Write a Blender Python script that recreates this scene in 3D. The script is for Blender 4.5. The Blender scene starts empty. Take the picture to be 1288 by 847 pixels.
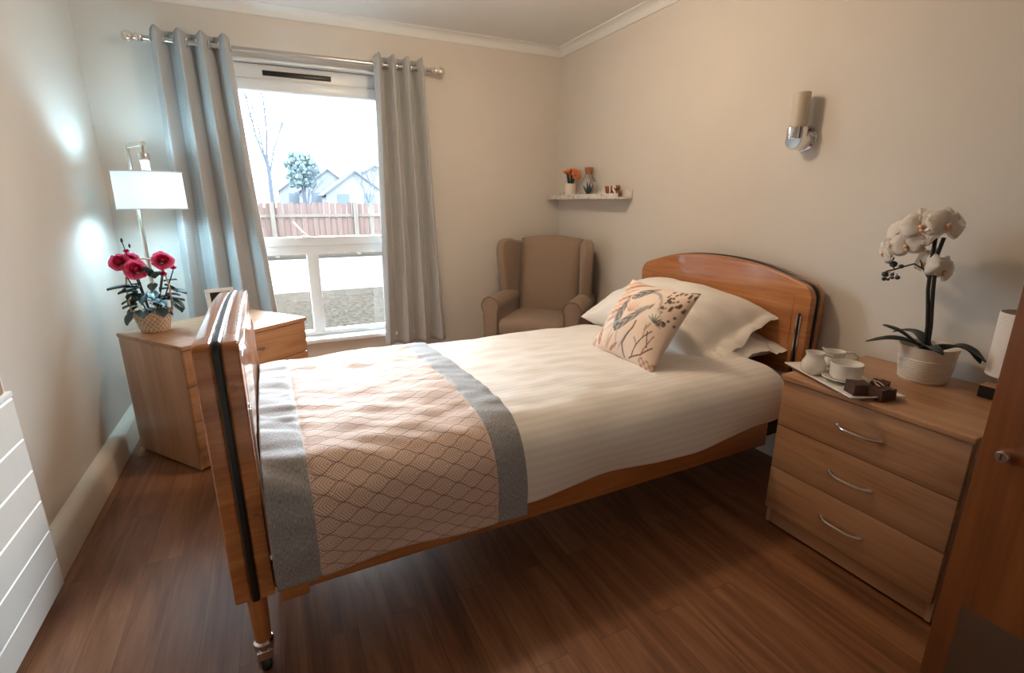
import bpy, bmesh, math, random
import numpy as np
from mathutils import Vector, Matrix, noise as mnoise

random.seed(7)
SC = bpy.context.scene
COL = SC.collection
PI = math.pi

# ------------------------------------------------------------------ colours / materials
def lin(r, g, b):
    def f(c):
        c /= 255.0
        return c / 12.92 if c <= 0.04045 else ((c + 0.055) / 1.055) ** 2.4
    return (f(r), f(g), f(b), 1.0)

def new_mat(name):
    m = bpy.data.materials.new(name)
    m.use_nodes = True
    nt = m.node_tree
    nt.nodes.clear()
    out = nt.nodes.new('ShaderNodeOutputMaterial')
    b = nt.nodes.new('ShaderNodeBsdfPrincipled')
    nt.links.new(b.outputs[0], out.inputs[0])
    return m, nt, b, out

def N(nt, t, **kw):
    n = nt.nodes.new(t)
    for k, v in kw.items():
        setattr(n, k, v)
    return n

def math_node(nt, op, a, b=None, c=None):
    n = nt.nodes.new('ShaderNodeMath')
    n.operation = op
    for i, v in enumerate((a, b, c)):
        if v is None:
            continue
        if isinstance(v, (int, float)):
            n.inputs[i].default_value = v
        else:
            nt.links.new(v, n.inputs[i])
    return n.outputs[0]

def mixcol(nt, fac, a, b):
    n = nt.nodes.new('ShaderNodeMix')
    n.data_type = 'RGBA'
    for idx, v in ((0, fac), (6, a), (7, b)):
        if isinstance(v, (int, float)):
            n.inputs[idx].default_value = v
        elif isinstance(v, tuple):
            n.inputs[idx].default_value = v
        else:
            nt.links.new(v, n.inputs[idx])
    return n.outputs[2]

def ramp(nt, fac, stops):
    n = nt.nodes.new('ShaderNodeValToRGB')
    el = n.color_ramp.elements
    while len(el) < len(stops):
        el.new(0.5)
    for e, (p, c) in zip(el, stops):
        e.position = p
        e.color = c
    nt.links.new(fac, n.inputs[0])
    return n.outputs[0]

def coords(nt, kind='Object', scale=(1, 1, 1), rot=(0, 0, 0)):
    tc = nt.nodes.new('ShaderNodeTexCoord')
    mp = nt.nodes.new('ShaderNodeMapping')
    mp.inputs['Scale'].default_value = scale
    mp.inputs['Rotation'].default_value = rot
    nt.links.new(tc.outputs[kind], mp.inputs[0])
    return mp.outputs[0]

def noise_tex(nt, vec, scale, detail=3, rough=0.55, dist=0.0):
    n = nt.nodes.new('ShaderNodeTexNoise')
    n.inputs['Scale'].default_value = scale
    n.inputs['Detail'].default_value = detail
    n.inputs['Roughness'].default_value = rough
    n.inputs['Distortion'].default_value = dist
    nt.links.new(vec, n.inputs['Vector'])
    return n.outputs['Fac']

def bump(nt, b, height, strength=0.2, dist=0.01):
    n = nt.nodes.new('ShaderNodeBump')
    n.inputs['Strength'].default_value = strength
    n.inputs['Distance'].default_value = dist
    nt.links.new(height, n.inputs['Height'])
    nt.links.new(n.outputs[0], b.inputs['Normal'])

def plain(name, col, rough=0.5, metal=0.0, spec=0.5, var=0.06, nscale=14, bstr=0.0):
    """a slightly mottled single-colour material"""
    m, nt, b, _ = new_mat(name)
    f = noise_tex(nt, coords(nt), nscale, 4)
    lo = tuple(max(0, c * (1 - var)) for c in col[:3]) + (1,)
    hi = tuple(min(1, c * (1 + var)) for c in col[:3]) + (1,)
    nt.links.new(ramp(nt, f, [(0.3, lo), (0.7, hi)]), b.inputs['Base Color'])
    b.inputs['Roughness'].default_value = rough
    b.inputs['Metallic'].default_value = metal
    b.inputs['Specular IOR Level'].default_value = spec
    if bstr:
        bump(nt, b, noise_tex(nt, coords(nt), nscale * 6, 3), bstr, 0.004)
    return m

def wood(name, c_dark, c_mid, c_light, axis='x', rough=0.35, gscale=1.0, coat=0.0, spec=0.5):
    m, nt, b, _ = new_mat(name)
    s = {'x': (1.2, 16, 16), 'y': (2.5, 1.2, 20), 'z': (16, 16, 1.2)}[axis]
    s = tuple(v * gscale for v in s)
    v1 = coords(nt, 'Object', s)
    g1 = noise_tex(nt, v1, 1.0, 5, 0.6, 0.8)
    s2 = {'x': (3, 90, 90), 'y': (14, 3, 100), 'z': (90, 90, 3)}[axis]
    g2 = noise_tex(nt, coords(nt, 'Object', s2), 1.0, 2, 0.5)
    g = math_node(nt, 'ADD', math_node(nt, 'MULTIPLY', g1, 0.75), math_node(nt, 'MULTIPLY', g2, 0.25))
    nt.links.new(ramp(nt, g, [(0.33, c_dark), (0.5, c_mid), (0.66, c_light)]), b.inputs['Base Color'])
    b.inputs['Roughness'].default_value = rough
    b.inputs['Coat Weight'].default_value = coat
    b.inputs['Coat Roughness'].default_value = 0.08
    b.inputs['Specular IOR Level'].default_value = spec
    bump(nt, b, g, 0.06, 0.002)
    return m

def fabric(name, col, weave=900.0, var=0.25, rough=0.95, sheen=0.2, mottled=0.08):
    m, nt, b, _ = new_mat(name)
    v = coords(nt)
    f = noise_tex(nt, v, weave, 1, 0.5)
    f2 = noise_tex(nt, v, 5, 4)
    lo = tuple(c * (1 - var) for c in col[:3]) + (1,)
    hi = tuple(min(1, c * (1 + var)) for c in col[:3]) + (1,)
    c1 = ramp(nt, f, [(0.3, lo), (0.7, hi)])
    c2 = ramp(nt, f2, [(0.3, (1 - mottled,) * 3 + (1,)), (0.7, (1, 1, 1, 1))])
    mx = N(nt, 'ShaderNodeMix', data_type='RGBA', blend_type='MULTIPLY')
    mx.inputs[0].default_value = 1
    nt.links.new(c1, mx.inputs[6]); nt.links.new(c2, mx.inputs[7])
    nt.links.new(mx.outputs[2], b.inputs['Base Color'])
    b.inputs['Roughness'].default_value = rough
    b.inputs['Sheen Weight'].default_value = sheen
    b.inputs['Specular IOR Level'].default_value = 0.2
    bump(nt, b, f, 0.15, 0.001)
    return m

M = {}
M['wall'] = plain('wall_paint', lin(214, 206, 196), 0.85, spec=0.2, var=0.025, nscale=2.2, bstr=0.05)
M['ceiling'] = plain('ceiling_paint', lin(226, 226, 222), 0.9, spec=0.2, var=0.02, nscale=3)
M['trim'] = plain('white_gloss_paint', lin(222, 214, 200), 0.4, var=0.02)
M['upvc'] = plain('white_window_plastic', lin(226, 230, 232), 0.3, var=0.015)
M['white_panel'] = plain('white_panel_paint', lin(226, 224, 218), 0.45, var=0.015)
M['bed_x'] = wood('bed_wood_long', lin(140, 84, 42), lin(172, 108, 58), lin(192, 130, 78), 'x', 0.3, 1, 0.3)
M['bed_y'] = wood('bed_wood_wide', lin(158, 96, 52), lin(184, 118, 68), lin(204, 142, 90), 'y', 0.25, 0.8, 0.7)
M['bed_z'] = wood('bed_wood_leg', lin(150, 88, 46), lin(186, 120, 68), lin(204, 140, 86), 'z', 0.4)
M['beech_x'] = wood('beech_laminate_wide', lin(150, 104, 70), lin(178, 132, 95), lin(194, 150, 112), 'x', 0.4, 0.8)
M['beech_y'] = wood('beech_laminate_deep', lin(150, 104, 70), lin(178, 132, 95), lin(194, 150, 112), 'y', 0.4, 0.8)
M['beech_z'] = wood('beech_laminate_upright', lin(170, 126, 96), lin(190, 146, 114), lin(204, 162, 130), 'z', 0.4, 0.8)
M['door_wood'] = wood('door_veneer', lin(100, 54, 24), lin(124, 70, 33), lin(138, 82, 42), 'z', 0.35, 0.5, 0.2)
M['kick'] = plain('kick_plate_laminate', lin(92, 70, 56), 0.4)
M['frame_wood'] = wood('frame_wood', lin(120, 84, 58), lin(156, 112, 80), lin(170, 128, 92), 'z', 0.5)
M['black_edge'] = plain('black_rubber_edge', lin(24, 22, 22), 0.3, var=0.1)
M['dark_metal'] = plain('dark_metal', lin(48, 46, 46), 0.45, metal=0.6)
M['mattress'] = fabric('mattress_cover', lin(62, 58, 60))
M['chrome'] = plain('chrome', lin(225, 225, 228), 0.12, metal=1.0, var=0.02)
M['nickel'] = plain('brushed_nickel', lin(190, 184, 178), 0.28, metal=1.0, var=0.03)
M['brass'] = plain('champagne_metal', lin(206, 196, 184), 0.3, metal=1.0, var=0.03)
M['china'] = plain('white_china', lin(236, 230, 222), 0.12, spec=0.6, var=0.01)
M['pot_white'] = plain('white_pot_glaze', lin(228, 216, 202), 0.45, var=0.02)
M['brownie'] = plain('chocolate_cake', lin(70, 40, 26), 0.8, var=0.35, nscale=70, bstr=0.6)
M['wrap'] = plain('brown_wrapper', lin(92, 58, 40), 0.35, var=0.1)
M['string'] = plain('pale_string', lin(196, 160, 128), 0.8)
M['stem'] = plain('dark_plant_stem', lin(38, 34, 26), 0.6, var=0.2)
M['orchid_leaf'] = plain('orchid_leaf', lin(34, 42, 40), 0.35, var=0.2)
M['rose_leaf'] = plain('rose_leaf', lin(62, 84, 86), 0.45, var=0.3, nscale=30)
M['bud'] = plain('orchid_bud', lin(50, 58, 58), 0.5, var=0.15)
M['moss'] = plain('moss', lin(92, 84, 62), 0.95, var=0.3, nscale=90, bstr=0.6)
M['cork'] = plain('cork', lin(166, 112, 82), 0.9, var=0.25, nscale=120)
M['copper'] = plain('copper_paint', lin(150, 96, 66), 0.45, metal=0.3)
M['orange'] = plain('orange_petals', lin(232, 134, 66), 0.7, var=0.15, nscale=60)
M['lip'] = plain('orchid_centre', lin(228, 176, 138), 0.6, var=0.2, nscale=90)
M['black'] = plain('black_plastic', lin(26, 24, 24), 0.4)
M['photo'] = plain('dark_photo_print', lin(30, 24, 24), 0.3, var=0.4, nscale=30)
M['chair_fabric'] = fabric('taupe_wool', lin(150, 127, 108), 700, 0.18)
M['chair_pipe'] = fabric('taupe_piping', lin(132, 110, 92), 700, 0.15)
M['chair_leg'] = wood('dark_chair_leg', lin(50, 30, 20), lin(70, 44, 28), lin(84, 54, 36), 'z')
M['linen_shade'] = fabric('linen_shade', lin(222, 210, 196), 500, 0.1)

def petal_mat(name, c_in, c_out, trans=0.3):
    m, nt, b, out = new_mat(name)
    f = noise_tex(nt, coords(nt), 60, 3)
    nt.links.new(ramp(nt, f, [(0.25, c_in), (0.7, c_out)]), b.inputs['Base Color'])
    b.inputs['Roughness'].default_value = 0.6
    tr = N(nt, 'ShaderNodeBsdfTranslucent')
    tr.inputs[0].default_value = c_out
    mx = N(nt, 'ShaderNodeMixShader')
    mx.inputs[0].default_value = trans
    nt.links.new(b.outputs[0], mx.inputs[1]); nt.links.new(tr.outputs[0], mx.inputs[2])
    nt.links.new(mx.outputs[0], out.inputs[0])
    return m
M['orchid_petal'] = petal_mat('orchid_petal', lin(236, 226, 214), lin(246, 240, 232), 0.45)
M['rose_heart'] = petal_mat('rose_heart_petal', lin(160, 8, 58), lin(206, 30, 86), 0.1)
M['rose_petal'] = petal_mat('rose_petal', lin(214, 34, 92), lin(246, 112, 152), 0.2)

def frosted(name, col):
    m, nt, b, out = new_mat(name)
    f = noise_tex(nt, coords(nt), 20, 2)
    nt.links.new(ramp(nt, f, [(0.3, col), (0.7, tuple(min(1, c * 1.03) for c in col[:3]) + (1,))]), b.inputs['Base Color'])
    b.inputs['Roughness'].default_value = 0.4
    tr = N(nt, 'ShaderNodeBsdfTranslucent'); tr.inputs[0].default_value = col
    mx = N(nt, 'ShaderNodeMixShader'); mx.inputs[0].default_value = 0.35
    nt.links.new(b.outputs[0], mx.inputs[1]); nt.links.new(tr.outputs[0], mx.inputs[2])
    nt.links.new(mx.outputs[0], out.inputs[0])
    return m
M['opal'] = frosted('opal_glass', lin(228, 216, 200))

def lit_shade():
    m, nt, b, out = new_mat('lit_lampshade_fabric')
    f = noise_tex(nt, coords(nt), 400, 2)
    nt.links.new(ramp(nt, f, [(0.3, lin(228, 234, 236)), (0.7, lin(240, 244, 246))]), b.inputs['Base Color'])
    b.inputs['Roughness'].default_value = 0.9
    b.inputs['Emission Color'].default_value = (0.90, 0.97, 1.0, 1)
    b.inputs['Emission Strength'].default_value = 0.12
    tr = N(nt, 'ShaderNodeBsdfTranslucent'); tr.inputs[0].default_value = lin(235, 240, 242)
    mx = N(nt, 'ShaderNodeMixShader'); mx.inputs[0].default_value = 0.2
    nt.links.new(b.outputs[0], mx.inputs[1]); nt.links.new(tr.outputs[0], mx.inputs[2])
    nt.links.new(mx.outputs[0], out.inputs[0])
    return m
M['lit_shade'] = lit_shade()

def glass_mat(name, tint=(1, 1, 1, 1), gloss=1.0):
    m, nt, b, out = new_mat(name)
    nt.nodes.remove(b)
    t = N(nt, 'ShaderNodeBsdfTransparent'); t.inputs[0].default_value = tint
    g = N(nt, 'ShaderNodeBsdfGlossy'); g.inputs['Roughness'].default_value = 0.03
    fr = N(nt, 'ShaderNodeFresnel'); fr.inputs[0].default_value = 1.45
    fac = math_node(nt, 'MULTIPLY', fr.outputs[0], gloss)
    mx = N(nt, 'ShaderNodeMixShader')
    nt.links.new(fac, mx.inputs[0])
    nt.links.new(t.outputs[0], mx.inputs[1]); nt.links.new(g.outputs[0], mx.inputs[2])
    nt.links.new(mx.outputs[0], out.inputs[0])
    return m
M['glass'] = glass_mat('window_glass', (0.97, 0.985, 0.99, 1))
M['bottle_glass'] = glass_mat('clear_bottle_glass', (0.97, 0.98, 0.975, 1), 0.6)
M['finial_glass'] = plain('finial_silver', lin(226, 216, 204), 0.1, metal=0.85, var=0.02)

def floor_mat():
    m, nt, b, _ = new_mat('vinyl_wood_planks')
    v = coords(nt, 'Object', (1, 1, 1), (0, 0, PI / 2))
    br = N(nt, 'ShaderNodeTexBrick')
    br.offset = 0.37
    br.inputs['Color1'].default_value = (0, 0, 0, 1)
    br.inputs['Color2'].default_value = (1, 1, 1, 1)
    br.inputs['Mortar'].default_value = (0.5, 0.5, 0.5, 1)
    br.inputs['Scale'].default_value = 1
    br.inputs['Mortar Size'].default_value = 0.0008
    br.inputs['Brick Width'].default_value = 0.92
    br.inputs['Row Height'].default_value = 0.102
    nt.links.new(v, br.inputs['Vector'])
    rnd = N(nt, 'ShaderNodeSeparateColor'); nt.links.new(br.outputs['Color'], rnd.inputs[0])
    # grain, shifted per plank
    tc = N(nt, 'ShaderNodeTexCoord')
    cmb = N(nt, 'ShaderNodeCombineXYZ')
    nt.links.new(math_node(nt, 'MULTIPLY', rnd.outputs[0], 7.0), cmb.inputs[1])
    add = N(nt, 'ShaderNodeVectorMath', operation='ADD')
    nt.links.new(tc.outputs['Object'], add.inputs[0]); nt.links.new(cmb.outputs[0], add.inputs[1])
    mp = N(nt, 'ShaderNodeMapping'); mp.inputs['Scale'].default_value = (14, 1.3, 1)
    nt.links.new(add.outputs[0], mp.inputs[0])
    g = noise_tex(nt, mp.outputs[0], 1.0, 6, 0.62, 1.2)
    mp2 = N(nt, 'ShaderNodeMapping'); mp2.inputs['Scale'].default_value = (120, 5, 1)
    nt.links.new(add.outputs[0], mp2.inputs[0])
    g2 = noise_tex(nt, mp2.outputs[0], 1.0, 2)
    gg = math_node(nt, 'ADD', math_node(nt, 'MULTIPLY', g, 0.8), math_node(nt, 'MULTIPLY', g2, 0.2))
    gg = math_node(nt, 'ADD', gg, math_node(nt, 'MULTIPLY', math_node(nt, 'SUBTRACT', rnd.outputs[0], 0.5), 0.10))
    c = ramp(nt, gg, [(0.30, lin(96, 60, 38)), (0.5, lin(132, 86, 57)), (0.68, lin(154, 108, 75))])
    c = mixcol(nt, math_node(nt, 'MULTIPLY', br.outputs['Fac'], 0.7), c, lin(70, 44, 28))
    nt.links.new(c, b.inputs['Base Color'])
    b.inputs['Roughness'].default_value = 0.42
    b.inputs['Specular IOR Level'].default_value = 0.35
    bump(nt, b, gg, 0.08, 0.002)
    return m
M['floor'] = floor_mat()

def curtain_mat(name, base):
    m, nt, b, _ = new_mat(name)
    tc = N(nt, 'ShaderNodeTexCoord')
    sp = N(nt, 'ShaderNodeSeparateXYZ'); nt.links.new(tc.outputs['UV'], sp.inputs[0])
    k = 2 * PI / 0.0085
    a = math_node(nt, 'SINE', math_node(nt, 'MULTIPLY', sp.outputs[0], k))
    c = math_node(nt, 'SINE', math_node(nt, 'MULTIPLY', sp.outputs[1], k))
    f = math_node(nt, 'MULTIPLY', math_node(nt, 'ADD', a, 1.0), math_node(nt, 'ADD', c, 1.0))
    lo = tuple(x * 0.55 for x in base[:3]) + (1,)
    hi = tuple(min(1, x * 1.18) for x in base[:3]) + (1,)
    nt.links.new(ramp(nt, math_node(nt, 'MULTIPLY', f, 0.25), [(0.15, hi), (0.65, lo)]), b.inputs['Base Color'])
    b.inputs['Roughness'].default_value = 0.85
    b.inputs['Sheen Weight'].default_value = 0.3
    b.inputs['Specular IOR Level'].default_value = 0.2
    return m
M['curtain'] = curtain_mat('grey_weave_curtain', lin(172, 171, 168))

def linen_stripes():
    m, nt, b, _ = new_mat('white_satin_stripe')
    tc = N(nt, 'ShaderNodeTexCoord')
    sp = N(nt, 'ShaderNodeSeparateXYZ'); nt.links.new(tc.outputs['UV'], sp.inputs[0])
    s = math_node(nt, 'SINE', math_node(nt, 'MULTIPLY', sp.outputs[0], 2 * PI / 0.024))
    f = math_node(nt, 'ADD', math_node(nt, 'MULTIPLY', s, 2.5), 0.5)
    cl = N(nt, 'ShaderNodeClamp'); nt.links.new(f, cl.inputs[0])
    nt.links.new(mixcol(nt, cl.outputs[0], lin(234, 227, 220), lin(229, 221, 213)), b.inputs['Base Color'])
    r = math_node(nt, 'ADD', math_node(nt, 'MULTIPLY', cl.outputs[0], 0.3), 0.55)
    nt.links.new(r, b.inputs['Roughness'])
    b.inputs['Specular IOR Level'].default_value = 0.3
    b.inputs['Sheen Weight'].default_value = 0.1
    return m
M['duvet'] = linen_stripes()
M['pillow'] = fabric('white_cotton', lin(233, 225, 216), 900, 0.02, 0.8, 0.1, 0.02)

def throw_mat():
    """ogee leaf quilting in the middle, plain grey bands by the two short edges (uv in metres)"""
    m, nt, b, _ = new_mat('quilted_throw')
    tc = N(nt, 'ShaderNodeTexCoord')
    sp = N(nt, 'ShaderNodeSeparateXYZ'); nt.links.new(tc.outputs['UV'], sp.inputs[0])
    u, v = sp.outputs[0], sp.outputs[1]
    W, H = 0.086, 0.0215
    ph = math_node(nt, 'MULTIPLY', u, 2 * PI / W)
    cosu = math_node(nt, 'MULTIPLY', math_node(nt, 'COSINE', ph), H * 0.46)
    def linedist(sign, off):
        q = math_node(nt, 'ADD', v, math_node(nt, 'MULTIPLY', cosu, sign))
        q = math_node(nt, 'ADD', math_node(nt, 'DIVIDE', q, 2 * H), off)
        fr = math_node(nt, 'FRACT', q)
        return math_node(nt, 'MULTIPLY', math_node(nt, 'ABSOLUTE', math_node(nt, 'SUBTRACT', fr, 0.5)), 2 * H), fr
    d1, f1 = linedist(1, 0.0)
    d2, f2 = linedist(-1, 0.5)
    d = math_node(nt, 'MINIMUM', d1, d2)
    lin_ = N(nt, 'ShaderNodeMapRange'); lin_.inputs[1].default_value = 0.0004; lin_.inputs[2].default_value = 0.0019
    lin_.inputs[3].default_value = 1; lin_.inputs[4].default_value = 0
    nt.links.new(d, lin_.inputs[0])
    # leaf veins: chevrons about the middle of each cell
    sgn = math_node(nt, 'SIGN', math_node(nt, 'COSINE', ph))
    q = math_node(nt, 'ADD', math_node(nt, 'DIVIDE', v, 2 * H), math_node(nt, 'ADD', math_node(nt, 'MULTIPLY', sgn, 0.25), 0.5))
    dc = math_node(nt, 'MULTIPLY', math_node(nt, 'ABSOLUTE', math_node(nt, 'SUBTRACT', math_node(nt, 'FRACT', q), 0.5)), 2 * H)
    par = math_node(nt, 'SUBTRACT', u, math_node(nt, 'MULTIPLY', dc, 1.1))
    vein = math_node(nt, 'SINE', math_node(nt, 'MULTIPLY', par, 2 * PI / 0.0085))
    veinc = N(nt, 'ShaderNodeMapRange'); veinc.inputs[1].default_value = 0.1; veinc.inputs[2].default_value = 0.8
    nt.links.new(vein, veinc.inputs[0])
    c = mixcol(nt, veinc.outputs[0], lin(224, 200, 186), lin(184, 148, 126))
    c = mixcol(nt, math_node(nt, 'MULTIPLY', lin_.outputs[0], 0.75), c, lin(112, 82, 66))
    # bands
    wv = noise_tex(nt, coords(nt, 'UV', (420, 110, 1)), 1.0, 3)
    grey = ramp(nt, wv, [(0.3, lin(112, 112, 115)), (0.7, lin(172, 170, 170))])
    inb = math_node(nt, 'MAXIMUM', math_node(nt, 'LESS_THAN', u, 0.103), math_node(nt, 'GREATER_THAN', u, 0.596))
    c = mixcol(nt, inb, c, grey)
    seam = math_node(nt, 'MAXIMUM',
        math_node(nt, 'LESS_THAN', math_node(nt, 'ABSOLUTE', math_node(nt, 'SUBTRACT', u, 0.103)), 0.0016),
        math_node(nt, 'LESS_THAN', math_node(nt, 'ABSOLUTE', math_node(nt, 'SUBTRACT', u, 0.596)), 0.0016))
    c = mixcol(nt, math_node(nt, 'MULTIPLY', seam, 0.6), c, lin(214, 200, 186))
    nt.links.new(c, b.inputs['Base Color'])
    b.inputs['Roughness'].default_value = 0.7
    b.inputs['Sheen Weight'].default_value = 0.2
    b.inputs['Specular IOR Level'].default_value = 0.3
    nb = math_node(nt, 'SUBTRACT', 1.0, inb)
    hgt = math_node(nt, 'ADD', math_node(nt, 'MULTIPLY', math_node(nt, 'MULTIPLY', lin_.outputs[0], -1.0), nb),
                    math_node(nt, 'MULTIPLY', math_node(nt, 'MULTIPLY', vein, 0.15), nb))
    bump(nt, b, hgt, 0.5, 0.004)
    return m
M['throw'] = throw_mat()

def cushion_mat():
    m, nt, b, _ = new_mat('printed_cushion')
    a = N(nt, 'ShaderNodeAttribute'); a.attribute_name = 'print'
    w = noise_tex(nt, coords(nt), 900, 1)
    c = mixcol(nt, math_node(nt, 'MULTIPLY', w, 0.1), a.outputs['Color'], lin(120, 90, 70))
    nt.links.new(c, b.inputs['Base Color'])
    b.inputs['Roughness'].default_value = 0.85
    b.inputs['Specular IOR Level'].default_value = 0.2
    return m
M['cushion'] = cushion_mat()

def marble():
    m, nt, b, _ = new_mat('marble_effect')
    v = coords(nt)
    f = noise_tex(nt, v, 9, 5, 0.6, 2.0)
    d = math_node(nt, 'ABSOLUTE', math_node(nt, 'SUBTRACT', f, 0.5))
    nt.links.new(ramp(nt, d, [(0.0, lin(150, 140, 132)), (0.02, lin(222, 216, 208)), (0.2, lin(230, 225, 218))]), b.inputs['Base Color'])
    b.inputs['Roughness'].default_value = 0.3
    return m
M['marble'] = marble()

def wicker():
    m, nt, b, _ = new_mat('wicker_weave')
    tc = N(nt, 'ShaderNodeTexCoord')
    sp = N(nt, 'ShaderNodeSeparateXYZ'); nt.links.new(tc.outputs['UV'], sp.inputs[0])
    a = math_node(nt, 'SINE', math_node(nt, 'MULTIPLY', sp.outputs[0], 2 * PI * 22))
    c = math_node(nt, 'SINE', math_node(nt, 'MULTIPLY', sp.outputs[1], 2 * PI * 6))
    f = math_node(nt, 'MULTIPLY', a, c)
    nt.links.new(ramp(nt, math_node(nt, 'ADD', math_node(nt, 'MULTIPLY', f, 0.5), 0.5),
                      [(0.1, lin(196, 166, 140)), (0.6, lin(230, 208, 186))]), b.inputs['Base Color'])
    b.inputs['Roughness'].default_value = 0.8
    bump(nt, b, f, 0.6, 0.006)
    return m
M['wicker'] = wicker()
M['cane'] = plain('cane', lin(206, 184, 156), 0.6)

# outdoor
M['lawn'] = plain('winter_lawn', lin(51, 47, 42), 0.95, var=0.5, nscale=22, bstr=0.5)
M['slab'] = plain('pale_paving', lin(117, 117, 117), 0.9, var=0.04, nscale=2)
M['fence_red'] = wood('red_stained_fence', lin(87, 72, 71), lin(94, 77, 72), lin(100, 85, 81), 'z', 0.9)
M['fence_tan'] = wood('weathered_fence', lin(87, 78, 72), lin(94, 87, 81), lin(100, 94, 90), 'z', 0.9)
M['bark'] = plain('tree_bark', lin(72, 78, 87), 0.95, var=0.2)
M['conifer'] = plain('conifer_green', lin(88, 104, 104), 0.95, var=0.25, nscale=5)
M['render'] = plain('house_render', lin(112, 115, 118), 0.9, var=0.03)
M['roof'] = plain('roof_tiles', lin(95, 101, 108), 0.9, var=0.1, nscale=5)
M['house_glass'] = plain('house_window', lin(88, 97, 105), 0.2)

# ------------------------------------------------------------------ mesh builder
class MB:
    def __init__(self):
        self.bm = bmesh.new()
        self.uv = None
    def _add(self, tmp, Mx=None):
        if Mx is not None:
            bmesh.ops.transform(tmp, matrix=Mx, verts=tmp.verts)
        me = bpy.data.meshes.new('tmp')
        tmp.to_mesh(me); tmp.free()
        self.bm.from_mesh(me)
        bpy.data.meshes.remove(me)
    def box(self, x0, x1, y0, y1, z0, z1, bev=0.0, seg=2, Mx=None):
        t = bmesh.new()
        vs = [t.verts.new((x, y, z)) for z in (z0, z1) for y in (y0, y1) for x in (x0, x1)]
        for f in ((0, 2, 3, 1), (4, 5, 7, 6), (0, 1, 5, 4), (2, 6, 7, 3), (0, 4, 6, 2), (1, 3, 7, 5)):
            t.faces.new([vs[i] for i in f])
        if bev:
            bmesh.ops.bevel(t, geom=list(t.edges), offset=bev, segments=seg, profile=0.5, affect='EDGES')
        self._add(t, Mx)
        return self
    def prism(self, pts, d0, d1, axis='x', bev=0.0, seg=2, Mx=None):
        """outline pts (2-D) extruded along axis; x:(y,z)  y:(x,z)  z:(x,y)"""
        t = bmesh.new()
        def P(p, d):
            return {'x': (d, p[0], p[1]), 'y': (p[0], d, p[1]), 'z': (p[0], p[1], d)}[axis]
        a = [t.verts.new(P(p, d0)) for p in pts]
        b = [t.verts.new(P(p, d1)) for p in pts]
        n = len(pts)
        t.faces.new(a); t.faces.new(b[::-1])
        for i in range(n):
            t.faces.new((a[i], b[i], b[(i + 1) % n], a[(i + 1) % n]))
        bmesh.ops.recalc_face_normals(t, faces=t.faces)
        if bev:
            es = [e for e in t.edges if any(len(f.verts) == n for f in e.link_faces)]
            bmesh.ops.bevel(t, geom=es, offset=bev, segments=seg, profile=0.5, affect='EDGES')
        self._add(t, Mx)
        return self
    def grid(self, fn, nu, nv, closeu=False, closev=False, uvfn=None, Mx=None, flip=False):
        t = bmesh.new()
        uvl = t.loops.layers.uv.new('UVMap') if uvfn else None
        g = []
        for i in range(nu + (0 if closeu else 1)):
            g.append([t.verts.new(fn(i / nu, j / nv)) for j in range(nv + (0 if closev else 1))])
        for i in range(nu):
            for j in range(nv):
                i2 = (i + 1) % len(g); j2 = (j + 1) % len(g[0])
                q = (g[i][j], g[i2][j], g[i2][j2], g[i][j2])
                ab = [(i, j), (i + 1, j), (i + 1, j + 1), (i, j + 1)]
                if flip:
                    q = q[::-1]; ab = ab[::-1]
                try:
                    f = t.faces.new(q)
                except ValueError:
                    continue
                if uvl:
                    for l, (a, b) in zip(f.loops, ab):
                        l[uvl].uv = uvfn(a / nu, b / nv)
        self._add(t, Mx)
        return self
    def lathe(self, prof, c=(0, 0, 0), seg=24, Mx=None, cap=True):
        t = bmesh.new()
        uvl = t.loops.layers.uv.new('UVMap')
        rings = []
        for r, z in prof:
            rings.append([t.verts.new((c[0] + r * math.cos(2 * PI * k / seg), c[1] + r * math.sin(2 * PI * k / seg), c[2] + z)) for k in range(seg)])
        for i in range(len(rings) - 1):
            for k in range(seg):
                k2 = (k + 1) % seg
                f = t.faces.new((rings[i][k], rings[i][k2], rings[i + 1][k2], rings[i + 1][k]))
                for l, (a, b) in zip(f.loops, ((k, i), (k + 1, i), (k + 1, i + 1), (k, i + 1))):
                    l[uvl].uv = (a / seg, b / max(1, len(rings) - 1))
        if cap:
            if prof[0][0] > 1e-5: t.faces.new(rings[0][::-1])
            if prof[-1][0] > 1e-5: t.faces.new(rings[-1])
        bmesh.ops.remove_doubles(t, verts=t.verts, dist=1e-6)
        self._add(t, Mx)
        return self
    def tube(self, pts, r, seg=8, closed=False, Mx=None):
        pts = [Vector(p) for p in pts]
        n = len(pts)
        rr = r if isinstance(r, (list, tuple)) else [r] * n
        t = bmesh.new()
        rings = []
        up = None
        for i, p in enumerate(pts):
            if closed:
                d = (pts[(i + 1) % n] - pts[i - 1]).normalized()
            else:
                d = (pts[min(i + 1, n - 1)] - pts[max(i - 1, 0)]).normalized()
            if up is None:
                up = Vector((0, 0, 1)) if abs(d.z) < 0.9 else Vector((1, 0, 0))
            s = d.cross(up)
            if s.length < 1e-5:
                s = d.cross(Vector((0.3, 1, 0.2)))
            s.normalize(); up = s.cross(d).normalized()
            rings.append([t.verts.new(p + (s * math.cos(2 * PI * k / seg) + up * math.sin(2 * PI * k / seg)) * rr[i]) for k in range(seg)])
        m = n if closed else n - 1
        for i in range(m):
            a, b = rings[i], rings[(i + 1) % n]
            for k in range(seg):
                t.faces.new((a[k], a[(k + 1) % seg], b[(k + 1) % seg], b[k]))
        if not closed:
            t.faces.new(rings[0][::-1]); t.faces.new(rings[-1])
        bmesh.ops.recalc_face_normals(t, faces=t.faces)
        self._add(t, Mx)
        return self
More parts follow.
